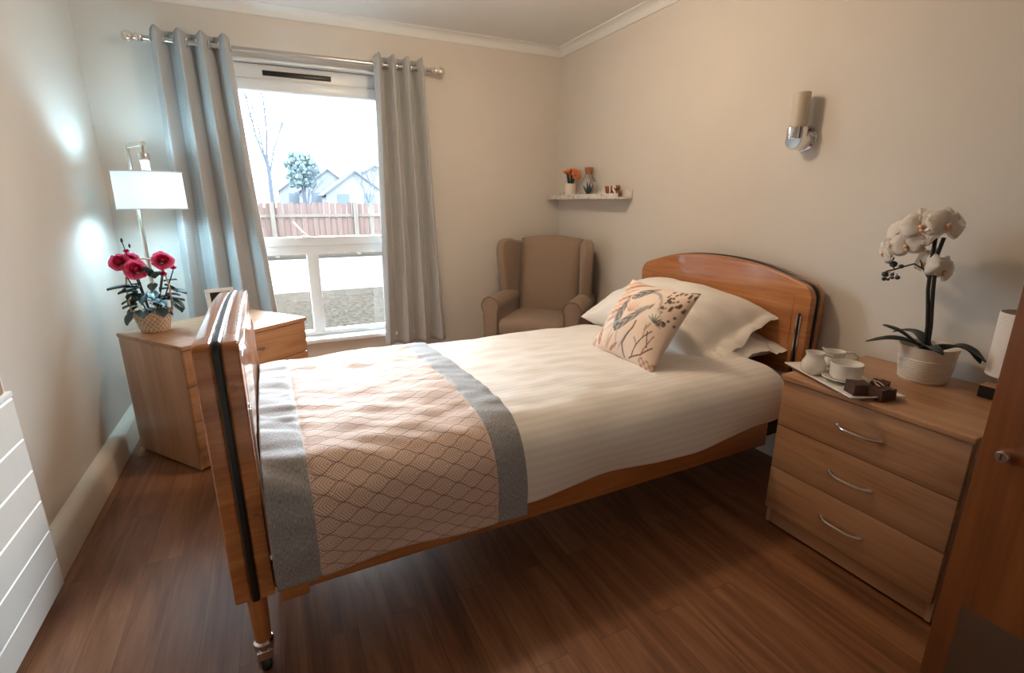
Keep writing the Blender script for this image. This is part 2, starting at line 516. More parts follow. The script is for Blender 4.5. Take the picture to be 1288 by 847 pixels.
    def blob(self, c, r, sub=2, sc=(1, 1, 1), jit=0.0, Mx=None):
        t = bmesh.new()
        bmesh.ops.create_icosphere(t, subdivisions=sub, radius=1)
        for v in t.verts:
            k = 1 + (mnoise.noise(Vector(v.co) * 2.3 + Vector(c) * 9) * jit if jit else 0)
            v.co = Vector((c[0] + v.co.x * r * sc[0] * k, c[1] + v.co.y * r * sc[1] * k, c[2] + v.co.z * r * sc[2] * k))
        self._add(t, Mx)
        return self
    def build(self, name, mat, parent=None, smooth=True, ang=38, recalc=False, mods=()):
        bm = self.bm
        if recalc:
            bmesh.ops.recalc_face_normals(bm, faces=bm.faces)
        bm.normal_update()
        lim = math.radians(ang)
        for f in bm.faces:
            f.smooth = smooth
        for e in bm.edges:
            if len(e.link_faces) == 2 and e.calc_face_angle(0) > lim:
                e.smooth = False
        me = bpy.data.meshes.new(name)
        bm.to_mesh(me); bm.free()
        o = bpy.data.objects.new(name, me)
        COL.objects.link(o)
        if mat:
            me.materials.append(mat)
        if parent:
            o.parent = parent
        for kind, kw in mods:
            md = o.modifiers.new(kind.lower(), kind)
            for k, v in kw.items():
                setattr(md, k, v)
        return o

def tag(o, label, cat, group=None, kind=None):
    o['label'] = label
    o['category'] = cat
    if group: o['group'] = group
    if kind: o['kind'] = kind
    return o

def thing(name, label, cat, loc=(0, 0, 0), rz=0.0, group=None, kind=None):
    o = bpy.data.objects.new(name, None)
    COL.objects.link(o)
    o.location = loc
    o.rotation_euler = (0, 0, rz)
    o.empty_display_size = 0.1
    return tag(o, label, cat, group, kind)

def struct(o):
    o['kind'] = 'structure'
    return o

def arc(cx, cy, r, a0, a1, n):
    return [(cx + r * math.cos(math.radians(a0 + (a1 - a0) * i / n)), cy + r * math.sin(math.radians(a0 + (a1 - a0) * i / n))) for i in range(n + 1)]

def nz(x, y, z=0.0):
    return mnoise.noise(Vector((x, y, z)))

def sstep(a, b, x):
    t = min(1, max(0, (x - a) / (b - a)))
    return t * t * (3 - 2 * t)

# ------------------------------------------------------------------ room numbers (metres)
XL, XR, YF, YB, ZC = -0.79, 2.106, -0.62, 3.551, 2.29
WX0, WX1, WZ0, WZ1 = -0.43, 0.91, 0.30, 2.0     # window opening
YFR = 3.62                                       # window frame front
WT = 0.30                                        # outer wall thickness

# camera
cam_d = bpy.data.cameras.new('camera')
cam = bpy.data.objects.new('camera', cam_d)
COL.objects.link(cam)
cam_d.sensor_fit = 'HORIZONTAL'; cam_d.sensor_width = 36
cam_d.lens = 625.467 / 1288 * 36
cam_d.clip_start = 0.02; cam_d.clip_end = 400
yaw, pitch = math.radians(25.505), math.radians(15.132)
cam.location = (0, 0, 1.2)
cam.rotation_euler = (PI / 2 - pitch, 0, -yaw)
SC.camera = cam

# ------------------------------------------------------------------ room shell
struct(MB().box(XL - 0.1, XR + 0.1, YF - 0.1, YB + WT, -0.08, 0).build('floor', M['floor']))
struct(MB().box(XL - 0.1, XR + 0.1, YF - 0.1, YB + WT, ZC, ZC + 0.1).build('ceiling', M['ceiling']))
struct(MB().box(XL - 0.1, XL, YF, YB, 0, ZC).build('wall_left', M['wall']))
struct(MB().box(XR, XR + 0.1, YF, YB, 0, ZC).build('wall_right', M['wall']))
struct(MB().box(XL - 0.1, XR + 0.1, YF - 0.1, YF, 0, ZC).build('wall_front', M['wall']))
wb = MB()
wb.box(XL - 0.1, WX0, YB, YB + WT, 0, ZC)
wb.box(WX1, XR + 0.1, YB, YB + WT, 0, ZC)
wb.box(WX0, WX1, YB, YB + WT, 0, WZ0 - 0.03)
wb.box(WX0, WX1, YB, YB + WT, WZ1, ZC)
struct(wb.build('wall_back', M['wall']))

def cove(d=0.062, h=0.055):
    p = [(0, 0), (0, -h), (0.008, -h), (0.008, -h + 0.006)]
    for i in range(7):
        a = i / 6 * PI / 2
        p.append((0.010 + (d - 0.018) * (1 - math.cos(a)), -h + 0.008 + (h - 0.016) * math.sin(a)))
    p += [(d, -0.006), (d, 0)]
    return p
cp = cove()
struct(MB().prism([(XR - a, ZC + b) for a, b in cp], YF, YB, 'y').build('trim_1', M['ceiling']))
struct(MB().prism([(YB - a, ZC + b) for a, b in cp], XL, XR, 'x').build('trim_2', M['ceiling']))
struct(MB().prism([(XL + a, ZC + b) for a, b in cp], YF, YB, 'y').build('trim_3', M['ceiling']))

def skirt(t=0.045, h=0.135):
    return [(0, 0), (t, 0), (t, h - 0.03), (t * 0.8, h - 0.012), (t * 0.35, h), (0, h)]
struct(MB().prism([(XL + a, b) for a, b in skirt(0.05)], YF, YB, 'y').build('baseboard_left', M['trim']))
struct(MB().prism([(XR - a, b) for a, b in skirt(0.02)], YF, YB, 'y').build('baseboard_right', M['trim']))
struct(MB().prism([(YB - a, b) for a, b in skirt(0.02)], XL + 0.05, XR - 0.02, 'x').build('baseboard_back', M['trim']))
# window sill board, lintel bead
struct(MB().box(WX0 - 0.05, WX1 + 0.05, YB - 0.055, YFR + 0.02, WZ0 - 0.028, WZ0, 0.006).build('trim_4', M['upvc']))
struct(MB().box(WX0 - 0.02, WX1 + 0.02, YB - 0.006, YB + 0.004, WZ1 - 0.004, WZ1 + 0.008, 0.002).build('trim_5', M['upvc']))

# ------------------------------------------------------------------ window
W = struct(thing('window_1', 'white plastic window with one large upper pane over two lower panes', 'window', ((WX0 + WX1) / 2, YFR, WZ0), kind='structure'))
cxw = (WX0 + WX1) / 2
def wl(x): return x - cxw
f = MB()
zt, zb = 1.982 - WZ0, 0.0
def rail(x0, x1, z0, z1, y0=0.0, y1=0.07, bev=0.005):
    f.box(wl(x0), wl(x1), y0, y1, z0 - WZ0, z1 - WZ0, bev)
rail(WX0, WX0 + 0.05, WZ0, 1.998); rail(WX1 - 0.05, WX1, WZ0, 1.998)
rail(WX0, WX1, 1.905, 1.998); rail(WX0, WX1, WZ0, 0.330); rail(WX0, WX1, 0.862, 0.93)
rail(0.206, 0.278, 0.32, 0.865)
f.build('window_frame', M['upvc'], W)
f = MB()
s0, s1 = WX0 + 0.045, WX1 - 0.045
rail(s0, s0 + 0.055, 0.925, 1.91, -0.012, 0.055); rail(s1 - 0.055, s1, 0.925, 1.91, -0.012, 0.055)
rail(s0, s1, 1.850, 1.913, -0.012, 0.055); rail(s0, s1, 0.920, 0.976, -0.012, 0.055)
f.build('opening_sash', M['upvc'], W)
MB().box(wl(s0 + 0.05), wl(s1 - 0.05), 0.025, 0.031, 0.97 - WZ0, 1.856 - WZ0).build('upper_pane', M['glass'], W)
MB().box(wl(WX0 + 0.045), wl(0.21), 0.03, 0.036, 0.325 - WZ0, 0.866 - WZ0).build('lower_pane', M['glass'], W)
MB().box(wl(0.274), wl(WX1 - 0.045), 0.03, 0.036, 0.325 - WZ0, 0.866 - WZ0).build('lower_pane', M['glass'], W)
v = MB()
v.box(wl(0.066), wl(0.456), -0.014, 0.004, 1.936 - WZ0, 1.963 - WZ0, 0.004)
vent = v.build('trickle_vent', M['black'], W)
vent['label'] = 'black slotted air vent at the top of the window frame'
MB().box(wl(0.066), wl(0.456), -0.018, -0.011, 1.956 - WZ0, 1.962 - WZ0, 0.002).box(wl(0.255), wl(0.265), -0.02, -0.01, 1.948 - WZ0, 1.956 - WZ0, 0.002).build('vent_slider', M['dark_metal'], vent)
st = MB()
st.box(wl(0.185), wl(0.235), -0.03, -0.010, 0.976 - WZ0, 0.984 - WZ0, 0.002)
st.tube([(wl(0.215), -0.022, 0.985 - WZ0), (wl(0.16), -0.035, 1.055 - WZ0), (wl(0.145), -0.036, 1.075 - WZ0)], [0.005, 0.004, 0.004])
st.build('window_stay', M['chrome'], W)

# ------------------------------------------------------------------ curtain rod and curtains
RY, RZ = 3.462, 2.03
rod = thing('curtain_rod', 'slim brushed metal curtain rod with glass ball ends above the window', 'curtain rod', (0.29, RY, RZ))
MB().tube([(-0.80, 0, 0), (0.80, 0, 0)], 0.0125, 14).build('pole', M['nickel'], rod)
for s in (-1, 1):
    prof = [(0, 0), (0.013, 0.0), (0.019, 0.006), (0.021, 0.012), (0.015, 0.02), (0.02, 0.026), (0.021, 0.033), (0.012, 0.042)]
    prof += [(0.027 * math.sin(a), 0.067 - 0.027 * math.cos(a)) for a in [0.45 + i * (PI - 0.45) / 10 for i in range(11)]]
    Mx = Matrix.Translation((s * 0.775, 0, 0)) @ Matrix.Rotation(s * PI / 2, 4, 'Y')
    MB().lathe(prof, seg=18, Mx=Mx).build('finial', M['finial_glass'], rod)
    b = MB().lathe([(0, 0), (0.026, 0), (0.026, 0.006), (0, 0.006)], seg=16, Mx=Matrix.Translation((s * 0.70, YB - RY, 0)) @ Matrix.Rotation(PI / 2, 4, 'X'))
    b.tube([(s * 0.70, YB - RY, 0), (s * 0.70, 0.0, 0)], 0.007)
    b.build('wall_bracket', M['nickel'], rod)

def curtain(label, xt0, xt1, xb0, xb1, zbot, waves, seed):
    root = thing('curtain', label, 'curtain', ((xt0 + xt1) / 2, RY, 0), group='curtains at the window')
    ox = (xt0 + xt1) / 2
    ztop = 2.085
    fl = (xt1 - xt0) * 2.1
    def fn(a, b):
        t = b
        z = ztop + (zbot - ztop) * t
        x0 = xt0 + (xb0 - xt0) * t ** 1.1; x1 = xt1 + (xb1 - xt1) * t ** 1.1
        ph = 2 * PI * waves * a
        amp = 0.050 * (1 - 0.15 * t) * (1 + 0.25 * nz(a * 5, seed))
        w = math.sin(ph + 0.9 * t * nz(a * 2.5, t * 1.2, seed) * 2)
        y = amp * (abs(w) ** 0.8) * (1 if w > 0 else -1)
        xx = x0 + (x1 - x0) * (a + 0.035 * math.sin(2 * ph) / waves + 0.012 * nz(a * 4, t * 2, seed + 3) * t)
        if t < 0.03:
            z -= 0.012 * (1 - abs(w)) 
        y += 0.012 * t * nz(a * 6, t * 3, seed + 9)
        return (xx - ox, -y - 0.002, z)
    o = MB().grid(fn, 150, 70, uvfn=lambda a, b: (a * fl, b * 1.85)).build('curtain_fabric', M['curtain'], root,
        mods=[('SOLIDIFY', dict(thickness=0.003, offset=0))])
    for k in range(int(2 * waves) + 1):
        a = k / (2 * waves)
        if a > 1: break
        p = fn(min(0.995, max(0.005, a)), 0.03)
        ring = [(p[0] + 0.004 * ((-1) ** k) * math.cos(q), 0.023 * math.cos(q), RZ + 0.023 * math.sin(q)) for q in [2 * PI * i / 18 for i in range(18)]]
        MB().tube(ring, 0.0045, 8, closed=True).build('eyelet', M['chrome'], root)
    return root
curtain('grey woven curtain left of the window behind the floor lamp', -0.45, -0.085, -0.50, 0.0, 0.21, 3.5, 1.0)
curtain('grey woven curtain right of the window beside the armchair', 0.70, 1.015, 0.655, 1.10, 0.215, 3.5, 5.0)

# ------------------------------------------------------------------ chests of drawers
def handle(w, h=0.024):
    """bow handle along local x, standing out to -y, centred on origin"""
    m = MB()
    n = 16
    pts, rr = [], []
    for i in range(n + 1):
        t = i / n
        x = (t - 0.5) * w
        y = -h * (1 - (2 * t - 1) ** 4) 
        pts.append((x, y, 0.0)); rr.append(0.0042 + 0.0028 * abs(2 * t - 1) ** 6)
    m.tube(pts, rr, 8)
    for s in (-1, 1):
        m.blob((s * w / 2, -0.003, 0), 0.0085, 2, (1, 0.6, 0.8))
    return m

def chest(name, label, loc, rz, Wd, D, H, hw, zs, mats):
    """front faces local -y; x from 0..Wd, y from 0 (front) to D"""
    root = thing(name, label, 'chest of drawers', loc, rz)
    mx, my, mz = mats
    tt = 0.02
    c = MB()
    c.box(0.0, 0.016, 0.018, D, 0.012, H - tt, 0.001, 1)
    c.box(Wd - 0.016, Wd, 0.018, D, 0.012, H - tt, 0.001, 1)
    c.box(0.016, Wd - 0.016, D - 0.012, D, 0.012, H - tt)
    c.box(0.016, Wd - 0.016, 0.03, D - 0.012, 0.085, 0.10)
    c.build('carcass', mz, root)
    MB().box(-0.006, Wd + 0.006, -0.010, D, H - tt, H, 0.004, 3).build('chest_top', mx, root)
    MB().box(0.0165, Wd - 0.0165, 0.022, 0.036, 0.012, zs[0][0] - 0.003).build('plinth', mx, root)
    for fx in (0.03, Wd - 0.05):
        for fy in (0.05, D - 0.07):
            MB().box(fx, fx + 0.02, fy, fy + 0.02, 0, 0.0125).build('foot_pad', M['black'], root)
    for z0, z1 in zs:
        d = MB().box(0.002, Wd - 0.002, 0.0, 0.0178, z0 + 0.0015, z1 - 0.0015, 0.0015, 2).build('drawer', mx, root)
        hm = handle(hw)
        bmesh.ops.translate(hm.bm, verts=hm.bm.verts, vec=(Wd / 2, 0.0, (z0 + z1) / 2 - 0.003))
        hm.build('handle', M['nickel'], d)
    return root

zs_r = [(0.078, 0.252), (0.252, 0.420), (0.420, 0.590)]
# right chest: front faces -x ; local +x -> world -y
RCX, RCY0, RCY1 = 1.592, 0.543, 1.091
chest('chest_of_drawers', 'beech three-drawer chest beside the headboard carrying tea tray and orchid', (RCX, RCY1, 0), -PI / 2, RCY1 - RCY0, 2.085 - RCX, 0.612, 0.128, zs_r, (M['beech_x'], M['beech_y'], M['beech_z']))
zs_l = [(0.078, 0.250), (0.250, 0.418), (0.418, 0.584)]
LCR = math.atan2(0.389, 0.511)
chest('chest_of_drawers', 'beech three-drawer chest set diagonally behind the footboard with basket of roses', (-0.396, 2.44, 0), LCR, 0.642, 0.506, 0.606, 0.115, zs_l, (M['beech_x'], M['beech_y'], M['beech_z']))

# ------------------------------------------------------------------ bed
BR = math.radians(1.0)
bed = thing('bed', 'orange wooden care bed frame with arched ends and black edge strips', 'bed', (-0.135, 1.2, 0), BR)
BM = bed.matrix_basis.copy()
BM = Matrix.Translation((-0.135, 1.2, 0)) @ Matrix.Rotation(BR, 4, 'Z')
BI = BM.inverted()

def end_outline(v0, v1, z0, zc, za, r=0.07, inset=0.0):
    """arched board in the (y,z) plane"""
    v0 += inset; v1 -= inset; zc -= inset; za -= inset
    pts = [(v0, z0), (v1, z0)]
    pts += arc(v1 - r, zc - r, r, 0, 62, 6)
    mid = (v0 + v1) / 2; half = (v1 - v0) / 2 - r + r * math.cos(math.radians(62))
    ze = zc - r + r * math.sin(math.radians(62))
    for i in range(1, 20):
        t = i / 20
        v = mid + half * (1 - 2 * t)
        q = (v - mid) / half
        pts.append((v, ze + (za - ze) * (1 - abs(q) ** 2.2)))
    pts += arc(v0 + r, zc - r, r, 118, 180, 6)
    return pts

def foot_outline(v0, v1, z0, zc, za, r=0.07, inset=0.0):
    v0 += inset; v1 -= inset; zt = zc - inset; r0, r1 = 0.022, 0.07
    pts = [(v0, z0), (v1, z0)]
    pts += arc(v1 - r1, zt - 0.036 - r1, r1, 0, 66, 8)
    xe, ze = pts[-1]
    for i in range(1, 14):
        t = i / 14
        pts.append((xe + (v0 + r0 - xe) * t, zt - (zt - ze) * (1 - t) ** 3.2))
    pts += arc(v0 + r0, zt - r0, r0, 92, 180, 5)
    return pts

def bed_end(name, u0, u1, v0, v1, z0, zc, za, inner, end_outline=end_outline):
    """inner: +1 when the bed lies on the +u side of this board"""
    th = u1 - u0
    o = end_outline(v0, v1, z0, zc, za)
    a, b = u0 + th * 0.40, u0 + th * 0.62
    m = MB()
    m.prism(o, u0, a, 'x', 0.005, 3)
    m.prism(end_outline(v0, v1, z0, zc, za, inset=0.002), a, b, 'x')
    m.prism(o, b, u1, 'x', 0.005, 3)
    e = m.build(name, M['bed_y'], bed)
    so = end_outline(v0, v1, z0 - 0.003, zc, za, inset=-0.004)
    # strip running around top and sides
    ins = end_outline(v0, v1, z0 - 0.003, zc, za, inset=0.004)
    s = MB()
    n = len(so)
    t = bmesh.new()
    R = [[], [], [], []]
    prof = [(0.0, 0), (0.22, 1), (0.78, 1), (1.0, 0)]
    path_o, path_i = so[1:] + so[:1], ins[1:] + ins[:1]
    rows = []
    for (po, pi) in zip(path_o, path_i):
        row = []
        for (k, hgt) in prof:
            u = a + 0.001 + (b - a - 0.002) * k
            p = po if hgt else ((po[0] + pi[0]) / 2, (po[1] + pi[1]) / 2)
            row.append(t.verts.new((u, p[0], p[1])))
        row.append(t.verts.new((b - 0.001, pi[0], pi[1]))); row.append(t.verts.new((a + 0.001, pi[0], pi[1])))
        rows.append(row)
    for i in range(len(rows) - 1):
        for k in range(6):
            t.faces.new((rows[i][k], rows[i][(k + 1) % 6], rows[i + 1][(k + 1) % 6], rows[i + 1][k]))
    t.faces.new(rows[0]); t.faces.new(rows[-1][::-1])
    bmesh.ops.recalc_face_normals(t, faces=t.faces)
    s._add(t)
    x = s.build('edge_strip', M['black_edge'], e)
    x['label'] = 'black rubber edge strip'
    ui = u1 if inner > 0 else u0
    d = inner
    # groove lines of the recessed field on the inner face
    g = MB()
    zg = zc - 0.055
    lo, hi = sorted((ui - d * 0.001, ui + d * 0.0008))
    g.box(lo, hi, v0 + 0.075, v1 - 0.075, zg, zg + 0.003)
    g.box(lo, hi, v0 + 0.075, v0 + 0.078, 0.5, zg)
    g.box(lo, hi, v1 - 0.078, v1 - 0.075, 0.5, zg)
    g.build('panel_groove', M['bed_x'], e)
    for vs in (v0 + 0.030, v1 - 0.052):
        r = MB()
        lo, hi = sorted((ui - d * 0.002, ui + d * 0.005))
        r.box(lo, hi, vs, vs + 0.006, 0.33, 0.735, 0.001, 1)
        r.box(lo, hi, vs + 0.016, vs + 0.022, 0.33, 0.735, 0.001, 1)
        c = r.build('slot_rail', M['chrome'], e)
        k = MB()
        lo, hi = sorted((ui - d * 0.002, ui + d * 0.002))
        k.box(lo, hi, vs + 0.006, vs + 0.016, 0.33, 0.745)
        k.build('slot', M['black_edge'], e)
    return e
foot = bed_end('footboard', -0.045, 0.045, 0.0, 1.05, 0.243, 0.905, 0.905, 1, foot_outline)
head = bed_end('headboard', 2.125, 2.213, 0.055, 1.10, 0.243, 0.872, 0.945, -1)
for (u, z) in ((0.02, 0.80), (0.028, 0.285), (0.028, 0.47)):
    MB().lathe([(0, 0), (0.009, 0), (0.009, 0.003), (0, 0.004)], seg=14, Mx=Matrix.Translation((u, 0.0005, z)) @ Matrix.Rotation(PI / 2, 4, 'X')).build('bolt_cap', M['bed_x'], foot)
for nm, v0, v1 in (('side_rail', 0.012, 0.036), ('side_rail', 1.014, 1.038)):
    MB().box(0.10, 1.90, v0, v1, 0.222, 0.330, 0.004).build(nm, M['bed_x'], bed)
    s = -1 if v0 < 0.5 else 1
    vv = v0 - 0.006 if s < 0 else v0 + 0.004
    MB().box(0.055, 0.125, vv, vv + 0.03, 0.205, 0.30, 0.006).box(0.045, 0.07, v0, v1, 0.25, 0.32, 0.003).build('rail_bracket', M['bed_x'], bed)
for u in (0.0, 2.169):
    for v in ((0.035, 1.015) if u == 0 else (0.09, 1.065)):
        l = MB().lathe([(0.019, 0.085), (0.021, 0.13), (0.024, 0.243)], (u, v, 0), 18).build('leg', M['bed_z'], bed)
        c = MB()
        c.lathe([(0.0, 0.062), (0.023, 0.062), (0.025, 0.07), (0.025, 0.088), (0.019, 0.093), (0, 0.093)], (u, v, 0), 18)
        c.box(u - 0.018, u - 0.014, v - 0.024, v + 0.02, 0.018, 0.068, 0.001, 1)
        c.box(u + 0.014, u + 0.018, v - 0.024, v + 0.02, 0.018, 0.068, 0.001, 1)
        c.box(u - 0.018, u + 0.018, v - 0.026, v - 0.022, 0.045, 0.07, 0.001, 1)
        cc = c.build('castor', M['chrome'], l)
        MB().lathe([(0, -0.012), (0.019, -0.012), (0.0225, -0.008), (0.0225, 0.008), (0.019, 0.012), (0, 0.012)], seg=20,
                   Mx=Matrix.Translation((u, v - 0.006, 0.0225)) @ Matrix.Rotation(PI / 2, 4, 'Y')).build('castor_wheel', M['black'], l)
sl = MB()
for i in range(9):
    u = 0.2 + i * 0.21
    sl.box(u, u + 0.05, 0.036, 1.014, 0.285, 0.300)
sl.box(1.90, 2.125, 0.03, 0.05, 0.25, 0.30).box(1.90, 2.125, 1.0, 1.02, 0.25, 0.30)
sl.build('slat_base', M['dark_metal'], bed)
mm = MB().box(0.055, 2.115, 0.035, 1.03, 0.302, 0.485, 0.03, 4)
tag(mm.build('mattress', M['mattress']), 'dark mattress under the white duvet on the bed', 'mattress')
bpy.data.objects['mattress'].matrix_world = BM

# duvet + throw: one cross-section curve swept along the bed
PROF = [(-0.014, 0.325), (-0.022, 0.38), (-0.020, 0.44), (0.005, 0.495), (0.06, 0.538), (0.16, 0.556), (0.35, 0.565), (0.55, 0.566),
        (0.75, 0.562), (0.93, 0.55), (1.02, 0.515), (1.062, 0.455), (1.07, 0.39), (1.072, 0.33)]
def catmull(P, t):
    n = len(P) - 1
    x = min(max(t, 0), 1) * n
    i = min(int(x), n - 1); s = x - i
    p = [Vector((*P[min(max(k, 0), n)], 0)) for k in (i - 1, i, i + 1, i + 2)]
    return 0.5 * ((2 * p[1]) + (p[2] - p[0]) * s + (2 * p[0] - 5 * p[1] + 4 * p[2] - p[3]) * s * s + (3 * p[1] - p[0] - 3 * p[2] + p[3]) * s ** 3)
LEN = [0.0]
for i in range(400):
    LEN.append(LEN[-1] + (catmull(PROF, (i + 1) / 400) - catmull(PROF, i / 400)).length)
LT = LEN[-1]
def prof_at(t):
    """t is a fraction of arc length"""
    target = min(max(t, 0), 1) * LT
    lo, hi = 0, 400
    while hi - lo > 1:
        m = (lo + hi) // 2
        if LEN[m] <= target: lo = m
        else: hi = m
    k = (lo + (target - LEN[lo]) / max(1e-9, LEN[hi] - LEN[lo])) / 400
    p = catmull(PROF, k); q = catmull(PROF, min(1, k + 0.004)); r = catmull(PROF, max(0, k - 0.004))
    d = (q - r).normalized()
    return p.x, p.y, -d.y, d.x

def soft(u, v, top):
    """gentle relief of the bedding"""
    h = 0.012 * nz(u * 2.2, v * 2.6, 3.1) + 0.006 * nz(u * 6, v * 7, 1.7)
    h += 0.005 * nz(u * 8 + v * 9, v * 16 - u * 5, 8.2)
    return h * top

def duvet_fn(a, b):
    v0, z0, nx_, nz_ = prof_at(b)
    top = sstep(0.42, 0.55, z0)
    uend = 1.965 - 0.25 * sstep(0.08, 0.5, v0)
    u = 0.075 + (uend - 0.075) * a
    e = soft(u, v0, 0.35 + 0.65 * top)
    side = 1 - top
    e += side * (0.010 * math.sin(u * 9 + 1.5) * sstep(0.45, 0.33, z0) + 0.010 * nz(u * 5, z0 * 4, 6.0))
    z = z0 + nz_ * e
    v = v0 + nx_ * e
    # puffed end at the pillows
    r = (uend - u)
    if r < 0.09:
        z -= (0.055 * (1 - math.sqrt(max(0, 1 - (1 - r / 0.09) ** 2)))) * top
        v += side * 0.02 * (1 - r / 0.09)
    if z0 < 0.45:
        z += (0.45 - z0) / 0.125 * (0.006 * math.sin(u * 7.0) + 0.025 * sstep(1.35, 1.85, u) - 0.004)
    # lower at the very foot so it meets the board
    return (u, v, z)
du = MB().grid(duvet_fn, 130, 130, uvfn=lambda a, b: (b * LT, a * 1.8), flip=True).build('duvet', M['duvet'],
        mods=[('SOLIDIFY', dict(thickness=0.016, offset=-1)), ('SUBSURF', dict(levels=0, render_levels=1))])
du.matrix_world = BM
tag(du, 'white satin-striped duvet spread over the bed', 'duvet')

TU0, TU1 = 0.052, 0.742
def throw_fn(a, b):
    bb = -0.028 + 1.056 * b
    v0, z0, nx_, nz_ = prof_at(bb)
    if bb < 0: z0 += bb * LT * 0.95; v0 += -0.002
    if bb > 1: z0 -= (bb - 1) * LT * 0.95
    top = sstep(0.42, 0.55, z0)
    u = TU0 + (TU1 - TU0) * a
    u += 0.010 * math.sin(v0 * 5) * (a - 0.3) * top
    e = soft(u, v0, 0.35 + 0.65 * top) + 0.017
    side = 1 - top
    e += side * (0.010 * math.sin(u * 9 + 1.5) * sstep(0.45, 0.33, z0) + 0.010 * nz(u * 5, z0 * 4, 6.0))
    # ruching beside the band seams and folds on the bands
    s1 = abs(a * 0.69 - 0.103)
    e += 0.009 * nz(v0 * 26, z0 * 26, 2.0 + u * 3) * math.exp(-s1 / 0.05) + 0.008 * nz(v0 * 22 + u * 9, z0 * 22, 5) * sstep(0.11, 0.06, a * 0.69) 
    s2 = abs(a * 0.69 - 0.596)
    e += 0.002 * nz(v0 * 22, z0 * 22, 7.0) * math.exp(-s2 / 0.04)
    e -= 0.004 * math.exp(-(s1 / 0.006) ** 2) + 0.004 * math.exp(-(s2 / 0.006) ** 2)
    e += (0.007 * nz(u * 9, v0 * 20 + u * 6, 4.0) + 0.006 * nz(u * 5, v0 * 9, 14.0)) * top
    e = max(e, soft(u, v0, 0.35 + 0.65 * top) + side * (0.010 * math.sin(u * 9 + 1.5) * sstep(0.45, 0.33, z0) + 0.010 * nz(u * 5, z0 * 4, 6.0)) + 0.011)
    return (u, v0 + nx_ * e, z0 + nz_ * e)
th = MB().grid(throw_fn, 150, 190, uvfn=lambda a, b: (a * (TU1 - TU0), b * LT * 1.056), flip=True).build('throw', M['throw'],
        mods=[('SOLIDIFY', dict(thickness=0.007, offset=-1))])
th.matrix_world = BM
tag(th, 'blush quilted leaf-pattern throw with grey end bands across the bed foot', 'throw')

# ------------------------------------------------------------------ pillows and cushion
def pillow_mesh(L, D, T, seed, flange=0.0, n=70, pinch=0.10, droop=None):
    """pillow in local xy, L along y, D along x"""
    m = MB()
    def surf(sign):
        def fn(a, b):
            p, q = 2 * a - 1, 2 * b - 1
            x = D / 2 * p * (1 - pinch * (1 - q * q)) 
            y = L / 2 * q * (1 - pinch * 0.6 * (1 - p * p))
            qb = max(-1.0, q / (1 - flange)) if q < 0 else q
            k = max(0.0, (1 - abs(p) ** 2.4)) ** 0.55 * max(0.0, (1 - abs(qb) ** 2.6)) ** 0.6
            fl_ = max(0.0, (-q - (1 - flange)) / flange) if flange else 0.0
            edge = min(1 - abs(p), 1 - abs(q))
            en = sstep(0.35, 1.0, abs(q)) + 0.6 * sstep(0.45, 1.0, abs(p))
            w = en * (0.020 * nz(p * 4.5 + q * 1.5, q * 1.6, seed + 21) + 0.010 * nz(p * 11 + q * 4, q * 3, seed + 25)) + 0.012 * nz(x * 7, y * 7, seed) + 0.007 * nz(x * 16 + y * 7, y * 10, seed + 4) + 0.004 * nz(x * 30, y * 12, seed + 7)
            ed = 0.012 * nz(p * 3, q * 3, seed + 11) * (1 - min(1, edge * 4))
            z = sign * (T / 2 * k + 0.002 + 0.0025 * min(1, edge * 20)) + w * (0.4 + 0.6 * k) + ed
            z += fl_ * (0.007 * math.sin(p * 6.5 + seed) + 0.005 * math.sin(p * 13 + seed * 2))
            y += fl_ * 0.012 * math.sin(p * 4 + seed)
            v = Vector((x, y, z))
            if droop: v = droop(v, p, q)
            return v
        return fn
    m.grid(surf(1), n, n)
    m.grid(surf(-1), n, n, flip=True)
    bmesh.ops.remove_doubles(m.bm, verts=m.bm.verts, dist=0.0045)
    return m

def drp(v, p, q):
    v.z -= 0.025 * max(0, -q) ** 3
    # near end corners hang
    if q < -0.6:
        k = (-q - 0.6) / 0.4
        v.z -= 0.05 * k * k * (0.5 - 0.5 * p)
    return v
pl = pillow_mesh(0.86, 0.45, 0.155, 1.3, flange=0.05)
o = pl.build('pillow', M['pillow'])
o.location = (1.80, 1.79, 0.566); o.rotation_euler = (0, math.radians(-3), math.radians(1.5))
tag(o, 'flat white pillow underneath, against the headboard', 'pillow', group='white bed pillows')
pl = pillow_mesh(0.82, 0.50, 0.27, 5.1, flange=0.14, pinch=0.12, droop=drp)
o = pl.build('pillow', M['pillow'])
o.location = (1.725, 1.81, 0.672); o.rotation_euler = (math.radians(2), math.radians(-18), math.radians(3))
tag(o, 'plump white pillow on top, propped on the headboard behind the printed cushion', 'pillow', group='white bed pillows')

